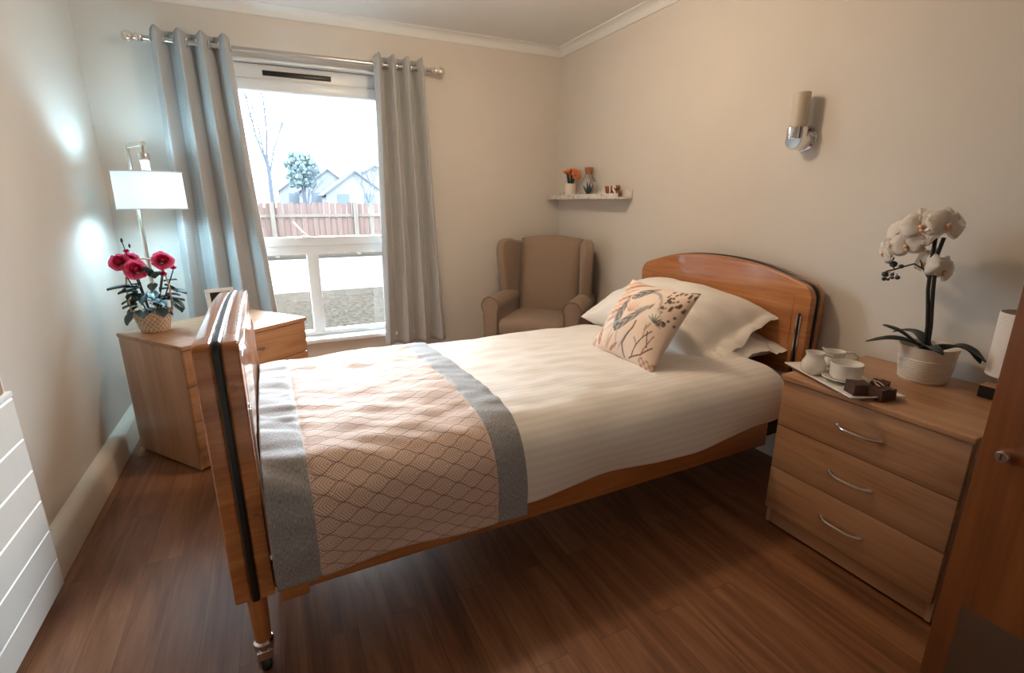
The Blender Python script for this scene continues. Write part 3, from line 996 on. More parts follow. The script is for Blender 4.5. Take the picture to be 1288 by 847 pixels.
def paint_cushion():
    n = 300
    img = np.zeros((n, n, 3)); img[:] = lin(238, 214, 194)[:3]
    yy, xx = np.mgrid[0:n, 0:n] / (n - 1.0)
    def blend(mask, col, k=1.0):
        mk = np.clip(mask, 0, 1)[..., None] * k
        img[:] = img * (1 - mk) + np.array(col[:3]) * mk
    def leaf(x, y, ln, wd, ang, col, k=0.9, veins=True, bend=0.0):
        a = math.radians(ang)
        dx, dy = xx - x, yy - y
        s = (dx * math.cos(a) + dy * math.sin(a)) / ln
        t = (-dx * math.sin(a) + dy * math.cos(a)) / wd - bend * s * s
        prof = np.sqrt(np.clip(s * (1 - s), 0, None)) * 2 * (1 - 0.45 * s)
        mask = ((s > 0) & (s < 1)) * np.clip((prof - np.abs(t)) * 6, 0, 1)
        shade = 0.75 + 0.25 * np.sin(np.abs(t) * 9 + s * 26) if veins else 1
        blend(mask * shade, col, k)
    def stroke(pts, w, col, k=0.9):
        best = np.full((n, n), 9.0)
        for (x0, y0), (x1, y1) in zip(pts[:-1], pts[1:]):
            vx, vy = x1 - x0, y1 - y0
            t = np.clip(((xx - x0) * vx + (yy - y0) * vy) / (vx * vx + vy * vy + 1e-9), 0, 1)
            best = np.minimum(best, np.hypot(xx - x0 - t * vx, yy - y0 - t * vy))
        blend(np.clip((w - best) / (w * 0.5), 0, 1), col, k)
    rust, sand, slate, grey, umber, dark = lin(168, 100, 62), lin(204, 158, 120), lin(74, 84, 92), lin(150, 148, 142), lin(98, 62, 42), lin(48, 40, 36)
    # pale rounded shapes first
    blend(np.clip(1.2 - np.hypot((xx - 0.66) / 0.20, (yy - 0.52) / 0.30) ** 2, 0, 1), lin(240, 214, 190), 0.9)
    stroke([(0.60 + 0.22 * math.cos(t), 0.56 + 0.3 * math.sin(t)) for t in np.linspace(-0.6, 2.4, 24)], 0.018, grey, 0.6)
    stroke([(0.55 + 0.16 * math.cos(t), 0.80 + 0.08 * math.sin(t)) for t in np.linspace(0.0, 2.8, 16)], 0.02, grey, 0.5)
    # spotted patch, upper right
    for i in range(70):
        x, y = random.uniform(0.76, 1.0), random.uniform(0.5, 1.0)
        if x + (y - 0.75) * 0.3 < 0.80: continue
        r = random.uniform(0.010, 0.020)
        d = np.hypot((xx - x) / 1.0, (yy - y) / 1.4)
        blend(np.clip((r - d) / 0.006, 0, 1), dark, 0.85)
        blend(np.clip((r * 0.5 - d) / 0.006, 0, 1), rust, 0.6)
    # rust fronds upper left
    for i in range(7):
        y = 0.93 - i * 0.085
        leaf(0.03 + 0.01 * i, y - 0.06, 0.34, 0.048, 26 - 2 * i, rust if i % 2 else sand, 0.9, bend=0.8)
    for i in range(6):
        leaf(0.24 + 0.03 * i, 0.86 + 0.018 * i, 0.13, 0.014, 70 - i * 8, rust, 0.8)
    # slate leaves
    leaf(0.36, 0.70, 0.34, 0.075, 46, slate); leaf(0.38, 0.26, 0.48, 0.08, 98, slate); leaf(0.39, 0.24, 0.50, 0.07, 55, slate)
    leaf(0.55, 0.52, 0.24, 0.055, 46, grey); leaf(0.40, 0.30, 0.30, 0.03, 120, lin(110, 116, 118))
    leaf(0.05, 0.20, 0.50, 0.035, 52, grey, 0.6, bend=-1.5); leaf(0.10, 0.16, 0.44, 0.03, 40, lin(190, 190, 184), 0.8, bend=-1.5)
    leaf(0.30, 0.06, 0.34, 0.02, 80, grey, 0.5); leaf(0.50, 0.05, 0.30, 0.02, 66, grey, 0.6); leaf(0.46, 0.06, 0.30, 0.018, 96, grey, 0.6)
    # small pale orange sprays
    for i in range(7):
        leaf(0.46, 0.52, 0.18, 0.012, 30 + i * 18, lin(206, 140, 100), 0.7)
    for i in range(8):
        blend(np.clip((0.010 - np.hypot(xx - 0.27, yy - 0.10 - i * 0.03)) / 0.005, 0, 1), sand, 0.8)
    leaf(0.18, 0.05, 0.28, 0.05, 108, rust); leaf(0.30, 0.03, 0.22, 0.03, 64, sand); leaf(0.36, 0.02, 0.18, 0.024, 40, rust)
    # dark stems, lower right, and a bird-like white bloom
    stroke([(0.60, 0.02), (0.56, 0.14), (0.60, 0.26), (0.64, 0.36), (0.64, 0.44)], 0.013, umber)
    stroke([(0.72, 0.06), (0.76, 0.20), (0.80, 0.30), (0.86, 0.40)], 0.009, umber); stroke([(0.76, 0.20), (0.70, 0.26)], 0.007, umber)
    stroke([(0.68, 0.03), (0.84, 0.12), (0.93, 0.24)], 0.009, umber); stroke([(0.84, 0.12), (0.90, 0.36)], 0.008, rust)
    stroke([(0.80, 0.30), (0.78, 0.44)], 0.007, rust); stroke([(0.88, 0.22), (0.82, 0.38)], 0.008, slate)
    blend(np.clip(1.3 - np.hypot((xx - 0.80) / 0.10, (yy - 0.56) / 0.085) ** 2, 0, 1), lin(244, 232, 216), 0.95)
    for a in range(0, 180, 24):
        leaf(0.83, 0.50, 0.11, 0.012, a - 20, dark, 0.8)
    stroke([(0.90 + 0.04 * math.cos(t), 0.52 + 0.03 * math.sin(t)) for t in np.linspace(0, 6, 14)], 0.006, dark)
    leaf(0.70, 0.62, 0.10, 0.02, 80, umber)
    # bottom corner patch
    blend(((xx > 0.82) & (yy < 0.10)) * np.clip(0.5 + 0.5 * np.sin(xx * 90) * np.sin(yy * 80), 0, 1), rust, 0.8)
    blend(((xx < 0.10) & (yy < 0.12)) * 1.0, rust, 0.5)
    return img
PRINT = paint_cushion()
def cushion():
    n = 170
    L, T = 0.405, 0.16
    m = MB()
    t = bmesh.new()
    cl = t.verts.layers.float_color.new('print')
    for sign in (1, -1):
        g = []
        for i in range(n + 1):
            row = []
            for j in range(n + 1):
                p, q = 2 * i / n - 1, 2 * j / n - 1
                x = L / 2 * p * (1 - 0.09 * (1 - q * q)); y = L / 2 * 0.92 * q * (1 - 0.09 * (1 - p * p))
                k = max(0, 1 - abs(p) ** 2.2) ** 0.6 * max(0, 1 - abs(q) ** 2.2) ** 0.6
                w = 0.006 * nz(x * 9, y * 9, 2) * k
                v = t.verts.new((x, y, sign * (T / 2 * k + 0.0008) + w))
                a, b = (i / n, j / n)
                c = PRINT[min(299, int(b * 299)), min(299, int((a if sign > 0 else 1 - a) * 299))]
                v[cl] = (c[0], c[1], c[2], 1)
                row.append(v)
            g.append(row)
        for i in range(n):
            for j in range(n):
                q4 = (g[i][j], g[i + 1][j], g[i + 1][j + 1], g[i][j + 1])
                t.faces.new(q4 if sign > 0 else q4[::-1])
    bmesh.ops.remove_doubles(t, verts=t.verts, dist=0.0017)
    m._add(t)
    return m.build('cushion', M['cushion'])
cu = cushion()
# local x -> along the bed width (towards -y world), local y -> up the slope, local z -> outwards
bl, br_, tl, tr_ = Vector((1.262, 1.755, 0.582)), Vector((1.268, 1.378, 0.582)), Vector((1.452, 1.808, 0.842)), Vector((1.456, 1.434, 0.838))
ex = ((br_ - bl) + (tr_ - tl)).normalized()
ey = ((tl - bl) + (tr_ - br_)); ey = (ey - ex * ey.dot(ex)).normalized()
ez = ex.cross(ey)
R3 = Matrix((ex, ey, ez)).transposed().to_4x4()
sh = Matrix.Identity(4)
cu.matrix_world = Matrix.Translation((bl + br_ + tl + tr_) / 4 + Vector((0.0, 0, 0.0))) @ R3
tag(cu, 'cream cushion printed with rust and slate leaves in front of the pillows', 'cushion')

# ------------------------------------------------------------------ armchair
AC = thing('armchair', 'taupe fabric wing armchair in the corner by the curtain', 'armchair', (1.705, 3.075, 0), math.radians(-45))
seatz = 0.43
b = MB()
b.box(-0.26, 0.26, -0.26, 0.24, 0.14, 0.30, 0.02, 3)
b.build('seat_base', M['chair_fabric'], AC)
def cush(a, b_):
    pass
sc_ = MB().box(-0.235, 0.235, -0.30, 0.17, 0.295, seatz, 0.045, 5)
sc_.build('seat_cushion', M['chair_fabric'], AC)
# back: arched, leaning
def back_fn(front):
    def fn(a, t):
        z = 0.30 + t * (0.635 if True else 0)
        hw = 0.225 + 0.012 * t
        x = (2 * a - 1) * hw
        arch = 0.028 * (1 - (2 * a - 1) ** 2) * sstep(0.6, 1.0, t)
        ybase = 0.115 + 0.095 * t - 0.035 * math.sin(PI * min(1, t * 1.1)) * (1 - (2 * a - 1) ** 2)
        ed = max(abs(2 * a - 1), 0)
        rnd = 0.03 * (max(0, ed - 0.8) / 0.2) ** 2 + 0.04 * (max(0, t - 0.9) / 0.1) ** 2
        if front:
            return (x, ybase + rnd, z + arch)
        return (x, ybase + 0.115 - rnd, z + arch)
    return fn
bk = MB()
bk.grid(back_fn(True), 24, 30); bk.grid(back_fn(False), 24, 30, flip=True)
bmesh.ops.remove_doubles(bk.bm, verts=bk.bm.verts, dist=1e-4)
es = [e for e in bk.bm.edges if e.is_boundary]
try:
    bmesh.ops.bridge_loops(bk.bm, edges=es)
except Exception:
    bmesh.ops.holes_fill(bk.bm, edges=es)
bk.build('backrest', M['chair_fabric'], AC, recalc=True, ang=60)
# wings
for s in (-1, 1):
    out = [(0.02, 0.47), (0.115, 0.47), (0.20, 0.55), (0.225, 0.80), (0.235, 0.915)]
    out += [(0.20, 0.925), (0.15, 0.930), (0.10, 0.945), (0.04, 0.948), (-0.01, 0.935), (-0.035, 0.90), (-0.038, 0.84), (-0.025, 0.76), (0.0, 0.66), (0.012, 0.57)]
    Mx = Matrix.Translation((s * 0.235, 0.16, 0)) @ Matrix.Rotation(s * math.radians(16), 4, 'Z') @ Matrix.Translation((0, -0.16, 0))
    d0, d1 = (0.0, 0.075) if s > 0 else (-0.065, 0.0)
    MB().prism(out, d0, d1, 'x', 0.022, 5, Mx=Mx).build('wing', M['chair_fabric'], AC, ang=60)
# arms
def arm_outline():
    p = [(-0.052, 0.13), (0.046, 0.13), (0.046, 0.40), (0.048, 0.47)]
    p += arc(0.0, 0.515, 0.062, -25, 205, 18)
    p += [(-0.052, 0.45), (-0.050, 0.38)]
    return p
for s in (-1, 1):
    Mx = Matrix.Translation((s * 0.285, 0, 0)) @ Matrix.Scale(s, 4, (1, 0, 0))
    m = MB().prism(arm_outline(), -0.29, 0.22, 'y', 0.010, 3, Mx=Mx)
    ar = m.build('arm', M['chair_fabric'], AC, recalc=True, ang=50)
    pipe = [(Mx @ Vector((x * 0.97, -0.290, z))) for x, z in arm_outline()]
    MB().tube(pipe, 0.005, 6, closed=True).build('piping', M['chair_pipe'], ar)
for x in (-0.23, 0.23):
    for y in (-0.22, 0.2):
        MB().lathe([(0.016, 0.0), (0.024, 0.15)], (x, y, 0), 12).build('leg', M['chair_leg'], AC)

# ------------------------------------------------------------------ wall shelf and its ornaments
SY0, SY1 = 2.63, 3.535
sh_ = thing('wall_shelf', 'marble-effect floating ledge shelf on the wall above the armchair', 'shelf', (XR, (SY0 + SY1) / 2, 1.22))
hl = (SY1 - SY0) / 2
MB().box(-0.105, 0, -hl, hl, 0, 0.012, 0.002).build('shelf_board', M['marble'], sh_)
MB().box(-0.112, -0.100, -hl + 0.02, hl, 0, 0.034, 0.002).build('front_lip', M['marble'], sh_)
MB().box(-0.012, 0, -hl, hl, 0.010, 0.058, 0.002).build('back_board', M['marble'], sh_)
ST = 1.2325
vp_ = thing('flower_vase', 'small white vase of orange flowers on the marble shelf', 'vase', (2.048, 3.285, ST))
MB().lathe([(0, 0), (0.034, 0), (0.040, 0.006), (0.042, 0.06), (0.040, 0.098), (0.036, 0.1), (0.036, 0.09), (0, 0.085)], seg=20).build('vase_body', M['pot_white'], vp_)
stm = MB()
heads = []
for i, (dx, dy, dz) in enumerate(((-0.02, 0.03, 0.185), (0.0, 0.0, 0.195), (-0.015, -0.085, 0.165), (0.0, -0.07, 0.18), (0.01, 0.055, 0.175), (-0.02, -0.11, 0.14))):
    stm.tube([(0, 0, 0.06), (dx * 0.5, dy * 0.5, 0.06 + dz * 0.4), (dx, dy, dz)], 0.003, 6)
    heads.append((dx, dy, dz))
for i in range(7):
    a = i * 0.9
    stm.tube([(0.01 * math.cos(a), 0.012 * math.sin(a), 0.08), (0.03 * math.cos(a), 0.03 * math.sin(a), 0.16)], [0.007, 0.003], 6)
stm.build('stems', M['orchid_leaf'], vp_)
for dx, dy, dz in heads:
    m = MB()
    for k in range(9):
        a = k * 2.4; r = 0.012 + 0.006 * (k % 3)
        m.blob((dx + r * math.cos(a), dy + r * math.sin(a), dz + 0.006 * math.sin(k * 3)), 0.012, 2, (1, 1, 0.6), 0.3)
    m.build('flower_head', M['orange'], vp_)

bt = thing('terrarium_bottle', 'corked clear glass bottle holding a small spiky plant on the shelf', 'bottle', (2.05, 3.055, ST))
MB().lathe([(0.0, 0.0), (0.060, 0.0), (0.066, 0.006), (0.067, 0.06), (0.062, 0.095), (0.045, 0.128), (0.028, 0.145), (0.024, 0.155), (0.024, 0.172)], seg=28, cap=False).build('glass_body', M['bottle_glass'], bt)
MB().lathe([(0, 0.155), (0.022, 0.155), (0.024, 0.172), (0.028, 0.173), (0.030, 0.20), (0, 0.20)], seg=18).build('cork', M['cork'], bt)
pm = MB()
for i in range(26):
    a = random.uniform(0, 6.28); r = random.uniform(0, 0.05)
    pm.blob((r * math.cos(a), r * math.sin(a), 0.010 + random.uniform(0, 0.008)), 0.012, 1, (1, 1, 0.8), 0.3)
pm.build('moss_bed', M['moss'], bt)
pm = MB()
for i in range(12):
    a = i * 0.62; l = 0.085 if i % 3 == 0 else 0.06; sp_ = 0.015 if i % 3 == 0 else 0.04
    pm.tube([(0, 0, 0.015), (sp_ * 0.5 * math.cos(a), sp_ * 0.5 * math.sin(a), 0.02 + l * 0.5), (sp_ * math.cos(a), sp_ * math.sin(a), 0.02 + l)], [0.006, 0.007, 0.001], 6)
pm.build('spiky_leaves', M['rose_leaf'], bt)
pm = MB()
pm.tube([(-0.02, -0.03, 0.165), (-0.018, -0.035, 0.14), (-0.012, -0.05, 0.11), (-0.01, -0.072, 0.08), (-0.012, -0.070, 0.055)], 0.0022, 6)
pm.blob((-0.012, -0.07, 0.05), 0.008, 1, (0.8, 0.8, 1.8))
pm.build('string_tassel', M['copper'], bt)

def letter(ch, label, y, size=0.082):
    cu_ = bpy.data.curves.new('tmp_text', 'FONT')
    cu_.body = ch; cu_.size = size; cu_.extrude = 0.016; cu_.bevel_depth = 0.001; cu_.offset = 0.0032
    ob = bpy.data.objects.new('tmp_text', cu_); COL.objects.link(ob)
    dg = bpy.context.evaluated_depsgraph_get()
    me = bpy.data.meshes.new_from_object(ob.evaluated_get(dg))
    bpy.data.objects.remove(ob)
    xs = [v.co.x for v in me.vertices]; ys = [v.co.y for v in me.vertices]
    x0, y0 = min(xs), min(ys)
    for v in me.vertices:
        v.co.x -= x0; v.co.y -= y0
    me.materials.clear()
    me.materials.append(M['pot_white']); me.materials.append(M['copper'])
    for p in me.polygons:
        p.material_index = 0 if p.normal.z > 0.9 else 1
    o_ = bpy.data.objects.new('letter_ornament', me)
    COL.objects.link(o_)
    # local x -> world -y, local y -> z, local z -> -x
    Rm = Matrix(((0, 0, -1), (-1, 0, 0), (0, 1, 0))).to_4x4()
    o_.matrix_world = Matrix.Translation((2.045, y, ST + 0.0005)) @ Matrix.Rotation(math.radians(-4), 4, 'Z') @ Rm
    return tag(o_, label, 'letter', group='letter ornaments on the shelf')
letter('A', 'white-faced letter A with copper sides, first of the shelf letters', 2.868, 0.088)
letter('I', 'narrow letter I ornament with copper sides, the middle shelf letter', 2.778, 0.088)
letter('S', 'white-faced letter S with copper sides at the right end of the shelf letters', 2.745, 0.092)

# ------------------------------------------------------------------ wall light
wl_ = thing('wall_light', 'chrome wall light with white glass tube on the wall above the headboard', 'wall light', (XR, 1.505, 1.46))
Rx = Matrix.Rotation(-PI / 2, 4, 'Y')
MB().lathe([(0, 0), (0.050, 0), (0.052, 0.004), (0.050, 0.010), (0, 0.011)], seg=32, Mx=Rx).build('back_plate', M['chrome'], wl_)
MB().lathe([(0, 0.010), (0.040, 0.010), (0.040, 0.075), (0.036, 0.082), (0, 0.083)], seg=32, Mx=Matrix.Translation((0, 0, -0.006)) @ Rx).lathe([(0, -0.005), (0.039, -0.005), (0.041, 0.0), (0.041, 0.040), (0.036, 0.043), (0, 0.043)], (-0.062, 0.0, 0), 32).build('lamp_holder', M['chrome'], wl_)
MB().lathe([(0.034, 0.040), (0.0345, 0.172), (0.032, 0.176), (0.029, 0.176), (0.029, 0.045)], (-0.062, 0, 0), 32, cap=False).build('glass_tube', M['opal'], wl_)

# ------------------------------------------------------------------ tea tray and its load on the right chest
CT = 0.612
p0, p1, p3 = Vector((1.665, 1.140)), Vector((1.535, 0.822)), Vector((1.698, 0.770))
p2 = p3 + (p0 - p1)
tc_ = (p0 + p1 + p2 + p3) / 4
tx = (p1 - p0).normalized()
tw, td = (p1 - p0).length, (p3 - p1).length
TR = math.atan2(tx.y, tx.x)
tray = MB()
def tray_fn(a, b):
    x, y = (a - 0.5) * tw, (b - 0.5) * td
    e = min((0.5 - abs(a - 0.5)) * tw, (0.5 - abs(b - 0.5)) * td)
    z = 0.004 + 0.012 * (1 - sstep(0.0, 0.018, e))
    return (x, y, z)
tray.grid(tray_fn, 60, 34)
to = tray.build('tray', M['china'], mods=[('SOLIDIFY', dict(thickness=0.0038, offset=-1))])
to.location = (tc_.x, tc_.y, CT); to.rotation_euler = (0, 0, TR)
tag(to, 'white rectangular china tray on the beech chest by the headboard', 'tray')
TZ = CT + 0.0042
cr = thing('milk_jug', 'white pear-shaped milk jug at the left end of the tray', 'jug', (1.675, 1.045, TZ))
MB().lathe([(0, 0), (0.027, 0), (0.036, 0.010), (0.040, 0.024), (0.037, 0.042), (0.029, 0.058), (0.027, 0.068), (0.031, 0.078), (0.029, 0.078), (0.025, 0.068), (0.027, 0.056), (0.035, 0.040), (0.036, 0.02), (0, 0.008)], seg=32).build('jug_body', M['china'], cr)
MB().tube([(0.026, -0.020, 0.068), (0.05, -0.030, 0.062), (0.055, -0.034, 0.042), (0.036, -0.026, 0.026)], 0.0045, 8).build('handle', M['china'], cr)
jg = thing('milk_jug', 'white tipped milk jug with curved handle behind the teacup', 'jug', (1.765, 1.03, TZ))
m = MB()
def jug_fn(a, b):
    t = b; an = 2 * PI * a
    prof = [(0.026, 0), (0.032, 0.02), (0.031, 0.04), (0.028, 0.056), (0.032, 0.074)]
    i = min(int(t * 4), 3); s = t * 4 - i
    r = prof[i][0] * (1 - s) + prof[i + 1][0] * s; z = prof[i][1] * (1 - s) + prof[i + 1][1] * s
    k = sstep(0.7, 1, t) * max(0, math.cos(an - 2.6)) ** 4
    r += 0.014 * k; z += 0.010 * k
    return (r * math.cos(an), r * math.sin(an), z)
m.grid(jug_fn, 32, 16, closeu=True)
m.lathe([(0, 0.0005), (0.026, 0.0005)], seg=32, cap=False)
m.build('jug_body', M['china'], jg, mods=[('SOLIDIFY', dict(thickness=0.003, offset=-1))])
MB().tube([(0.026, -0.018, 0.068), (0.045, -0.034, 0.070), (0.058, -0.046, 0.055), (0.052, -0.040, 0.032), (0.032, -0.022, 0.018)], 0.0048, 8).build('handle', M['china'], jg)
sx, sy = 1.693, 0.945
so_ = MB().lathe([(0, 0.002), (0.034, 0.002), (0.042, 0.006), (0.066, 0.015), (0.068, 0.016), (0.066, 0.018), (0.044, 0.010), (0, 0.007)], seg=40).build('saucer', M['china'])
so_.location = (sx, sy, TZ - 0.001)
tag(so_, 'round white saucer under the teacup on the tray', 'saucer')
cup = thing('teacup', 'white straight-sided teacup standing on the saucer', 'cup', (sx, sy, TZ + 0.0065))
MB().lathe([(0, 0), (0.030, 0), (0.040, 0.004), (0.046, 0.014), (0.048, 0.05), (0.049, 0.058), (0.0475, 0.059), (0.045, 0.05), (0.043, 0.016), (0.036, 0.008), (0, 0.006)], seg=40).build('cup_body', M['china'], cup)
MB().tube([(0.04, 0.022, 0.045), (0.056, 0.034, 0.046), (0.062, 0.038, 0.03), (0.05, 0.03, 0.014), (0.04, 0.022, 0.014)], 0.004, 8).build('handle', M['china'], cup)
def cake(label, x, y, rz, sx_, sy_, sz_, z=TZ, tilt=0.0):
    m = MB()
    t = bmesh.new()
    bmesh.ops.create_cube(t, size=1)
    bmesh.ops.subdivide_edges(t, edges=t.edges, cuts=5, use_grid_fill=True)
    for v in t.verts:
        c = Vector(v.co)
        v.co = Vector((c.x * sx_, c.y * sy_, (c.z + 0.5) * sz_))
        k = nz(c.x * 5 + x * 31, c.y * 5 + y * 17, c.z * 5)
        v.co.x += 0.0025 * k; v.co.y += 0.0025 * nz(c.y * 6, c.z * 5, x * 40)
        if c.z > -0.4: v.co.z += 0.0035 * nz(c.x * 7, c.y * 7, y * 50)
    m._add(t)
    o = m.build('brownie', M['brownie'], ang=50)
    o.location = (x, y, z); o.rotation_euler = (tilt, 0, rz)
    return tag(o, label, 'cake', group='brownies on the tray')
cake('chocolate brownie square at the left of the three, nearest the teacup', 1.620, 0.858, -0.5, 0.055, 0.05, 0.036)
cake('chocolate brownie square at the right front corner of the tray', 1.642, 0.802, -0.2, 0.055, 0.048, 0.034)
cake('chocolate brownie square behind the front two, topped with a bow', 1.690, 0.835, 0.3, 0.05, 0.045, 0.036)
bw = MB()
bw.tube([(1.672, 0.848, TZ + 0.040), (1.655, 0.836, TZ + 0.046), (1.638, 0.822, TZ + 0.042), (1.632, 0.806, TZ + 0.039)], 0.0014, 6)
bw.tube([(1.668, 0.842, TZ + 0.0405), (1.654, 0.822, TZ + 0.045), (1.648, 0.802, TZ + 0.039)], 0.0014, 6)
tag(bw.build('string_bow', M['string']), 'pale string looped over the brownies', 'string')

# ------------------------------------------------------------------ orchid
ox, oy = 1.967, 0.849
orc = thing('potted_orchid', 'white artificial orchid in a ribbed white pot on the beech chest', 'potted plant', (ox, oy, CT))
prof = [(0, 0), (0.066, 0)]
for i in range(9):
    z = 0.006 + i * 0.0085
    r = 0.067 + z * 0.12
    prof += [(r + 0.0022, z), (r + 0.0026, z + 0.004), (r + 0.0004, z + 0.0066)]
prof += [(0.0775, 0.085), (0.082, 0.118), (0.084, 0.122), (0.080, 0.122), (0.076, 0.095), (0, 0.090)]
MB().lathe(prof, seg=48).build('pot', M['pot_white'], orc)
m = MB()
for i in range(30):
    a = random.uniform(0, 6.28); r = random.uniform(0, 0.058)
    m.blob((r * math.cos(a), r * math.sin(a), 0.090), 0.016, 1, (1, 1, 0.6), 0.4)
m.build('moss', M['moss'], orc)
def leafblade(m, pts, w, n=18, thick=0.003, cup=0.3):
    pts = [Vector(p) for p in pts]
    def at(t):
        k = t * (len(pts) - 1); i = min(int(k), len(pts) - 2); s = k - i
        p = [pts[min(max(q, 0), len(pts) - 1)] for q in (i - 1, i, i + 1, i + 2)]
        return 0.5 * ((2 * p[1]) + (p[2] - p[0]) * s + (2 * p[0] - 5 * p[1] + 4 * p[2] - p[3]) * s * s + (3 * p[1] - p[0] - 3 * p[2] + p[3]) * s ** 3)
    def fn(a, b):
        p = at(a); d = (at(min(1, a + 0.02)) - at(max(0, a - 0.02))).normalized()
        side = d.cross(Vector((0, 0, 1)))
        side = side.normalized() if side.length > 1e-4 else Vector((1, 0, 0))
        up = side.cross(d)
        ww = w * (0.35 + 0.65 * math.sin(PI * min(1, 0.15 + a * 0.85)) ) * (1 - max(0, a - 0.85) / 0.15 * 0.75)
        q = 2 * b - 1
        return p + side * (q * ww) + up * (cup * ww * (q * q - 0.3))
    m.grid(fn, n, 6)
for pts, w in (
    ([(0.0, 0.0, 0.105), (-0.06, 0.03, 0.134), (-0.10, 0.075, 0.139), (-0.13, 0.13, 0.118)], 0.024),
    ([(0.0, 0.02, 0.105), (-0.03, 0.07, 0.150), (-0.05, 0.10, 0.165), (-0.065, 0.12, 0.172)], 0.022),
    ([(0.0, -0.01, 0.105), (-0.04, -0.07, 0.143), (-0.05, -0.12, 0.148), (-0.05, -0.172, 0.118)], 0.024),
    ([(0.01, -0.02, 0.105), (-0.02, -0.08, 0.140), (-0.04, -0.13, 0.140), (-0.055, -0.162, 0.112)], 0.020),
    ([(-0.01, 0.0, 0.105), (-0.07, -0.03, 0.135), (-0.10, -0.06, 0.136), (-0.115, -0.09, 0.128)], 0.020),
    ([(0.02, 0.01, 0.105), (0.05, 0.06, 0.140), (0.065, 0.11, 0.142), (0.07, 0.15, 0.125)], 0.02)):
    m = MB(); leafblade(m, pts, w)
    m.build('leaf', M['orchid_leaf'], orc, ang=80, mods=[('SOLIDIFY', dict(thickness=0.003, offset=0))])
def L(x, y, z): return (x - ox, y - oy, z - CT)
st1 = [L(1.955, 0.855, 0.70), L(1.952, 0.860, 0.80), L(1.945, 0.878, 0.92), L(1.94, 0.884, 1.02), L(1.94, 0.886, 1.10)]
st2 = [L(1.960, 0.848, 0.70), L(1.955, 0.852, 0.80), L(1.950, 0.866, 0.92), L(1.945, 0.874, 1.03), L(1.95, 0.868, 1.09)]
MB().tube(st1, 0.006, 8).build('stem', M['stem'], orc)
MB().tube(st2, 0.006, 8).build('stem', M['stem'], orc)
m = MB()
m.tube([L(1.945, 0.876, 0.945), L(1.94, 0.90, 0.985), L(1.94, 0.93, 1.0), L(1.94, 0.965, 0.985), L(1.94, 0.985, 0.975), L(1.94, 1.01, 0.965)], 0.0028, 6)
m.tube([L(1.94, 0.905, 0.985), L(1.935, 0.908, 1.005), L(1.935, 0.914, 1.015)], 0.0022, 6)
m.tube([L(1.94, 0.985, 0.975), L(1.94, 1.0, 0.99), L(1.94, 0.995, 1.015)], 0.0022, 6)
m.build('stem', M['stem'], orc)
for (y, z, r) in ((0.992, 0.992, 0.0125), (1.013, 0.955, 0.011), (0.967, 0.987, 0.0085), (0.972, 0.948, 0.0085), (1.013, 0.938, 0.008), (0.990, 0.957, 0.006), (1.000, 0.938, 0.006), (0.988, 0.945, 0.006)):
    m = MB().blob(L(1.94, y, z), r, 2, (0.85, 1, 0.9))
    m.tube([L(1.94, y, z), L(1.94, y * 0.5 + 0.49, z * 0.5 + 0.487)], 0.0016, 5)
    m.build('bud', M['bud'], orc)
def orchid_flower(c, nrm, r, roll):
    nrm = Vector(nrm).normalized()
    ux = nrm.cross(Vector((0, 0, 1))).normalized(); uy = ux.cross(nrm).normalized()
    base = Matrix((ux, uy, nrm)).transposed().to_4x4()
    Mx = Matrix.Translation(c) @ base @ Matrix.Rotation(roll, 4, 'Z')
    m = MB()
    for ang, ln, wd, lift in ((90, 1.05, 0.44, 0.0), (215, 1.0, 0.42, -0.03), (325, 1.0, 0.42, -0.03), (168, 1.08, 0.72, 0.06), (12, 1.08, 0.72, 0.06)):
        a = math.radians(ang)
        def fn(s, t, a=a, ln=ln, wd=wd, lift=lift):
            q = 2 * t - 1
            w = wd * r * math.sin(PI * min(1, 0.10 + 0.84 * s ** 0.8)) ** 0.75
            rad = r * ln * s
            z = r * (0.10 + lift + 0.16 * math.sin(s * PI * 0.8) - 0.26 * s * s - 0.14 * q * q * s + 0.07 * math.sin(q * 6 + ang) * s)
            return (rad * math.cos(a) - q * w * math.sin(a), rad * math.sin(a) + q * w * math.cos(a), z)
        m.grid(fn, 10, 8, Mx=Mx)
    fl_ = m.build('orchid_flower', M['orchid_petal'], orc, ang=80, mods=[('SOLIDIFY', dict(thickness=0.0008, offset=0))])
    k = MB().blob((0, -0.08 * r, 0.28 * r), 0.13 * r, 2, (1, 1, 1.1), 0.3, Mx=Mx).blob((0, -0.30 * r, 0.24 * r), 0.11 * r, 2, (1.1, 1.1, 0.6), 0.3, Mx=Mx)
    x = k.build('flower_centre', M['lip'], fl_)
for c, n_, r, ro in (((1.93, 0.862, 1.130), (-0.5, -0.85, 0.25), 0.055, 0.2), ((1.925, 0.925, 1.125), (-0.85, -0.35, 0.15), 0.055, -0.2),
                     ((1.935, 0.985, 1.095), (-0.9, 0.2, 0.1), 0.050, 0.3), ((1.925, 0.955, 1.062), (-0.9, -0.1, -0.1), 0.050, -0.3),
                     ((1.935, 1.020, 1.030), (-0.6, 0.6, -0.2), 0.042, 0.6), ((1.955, 0.905, 1.085), (0.3, -0.7, -0.6), 0.045, 0.1),
                     ((1.955, 0.900, 1.005), (-0.75, 0.4, 0.1), 0.050, 0.2), ((1.975, 0.865, 0.985), (-0.2, -0.9, 0.0), 0.046, 0.4)):
    orchid_flower(L(*c), n_, r, ro)

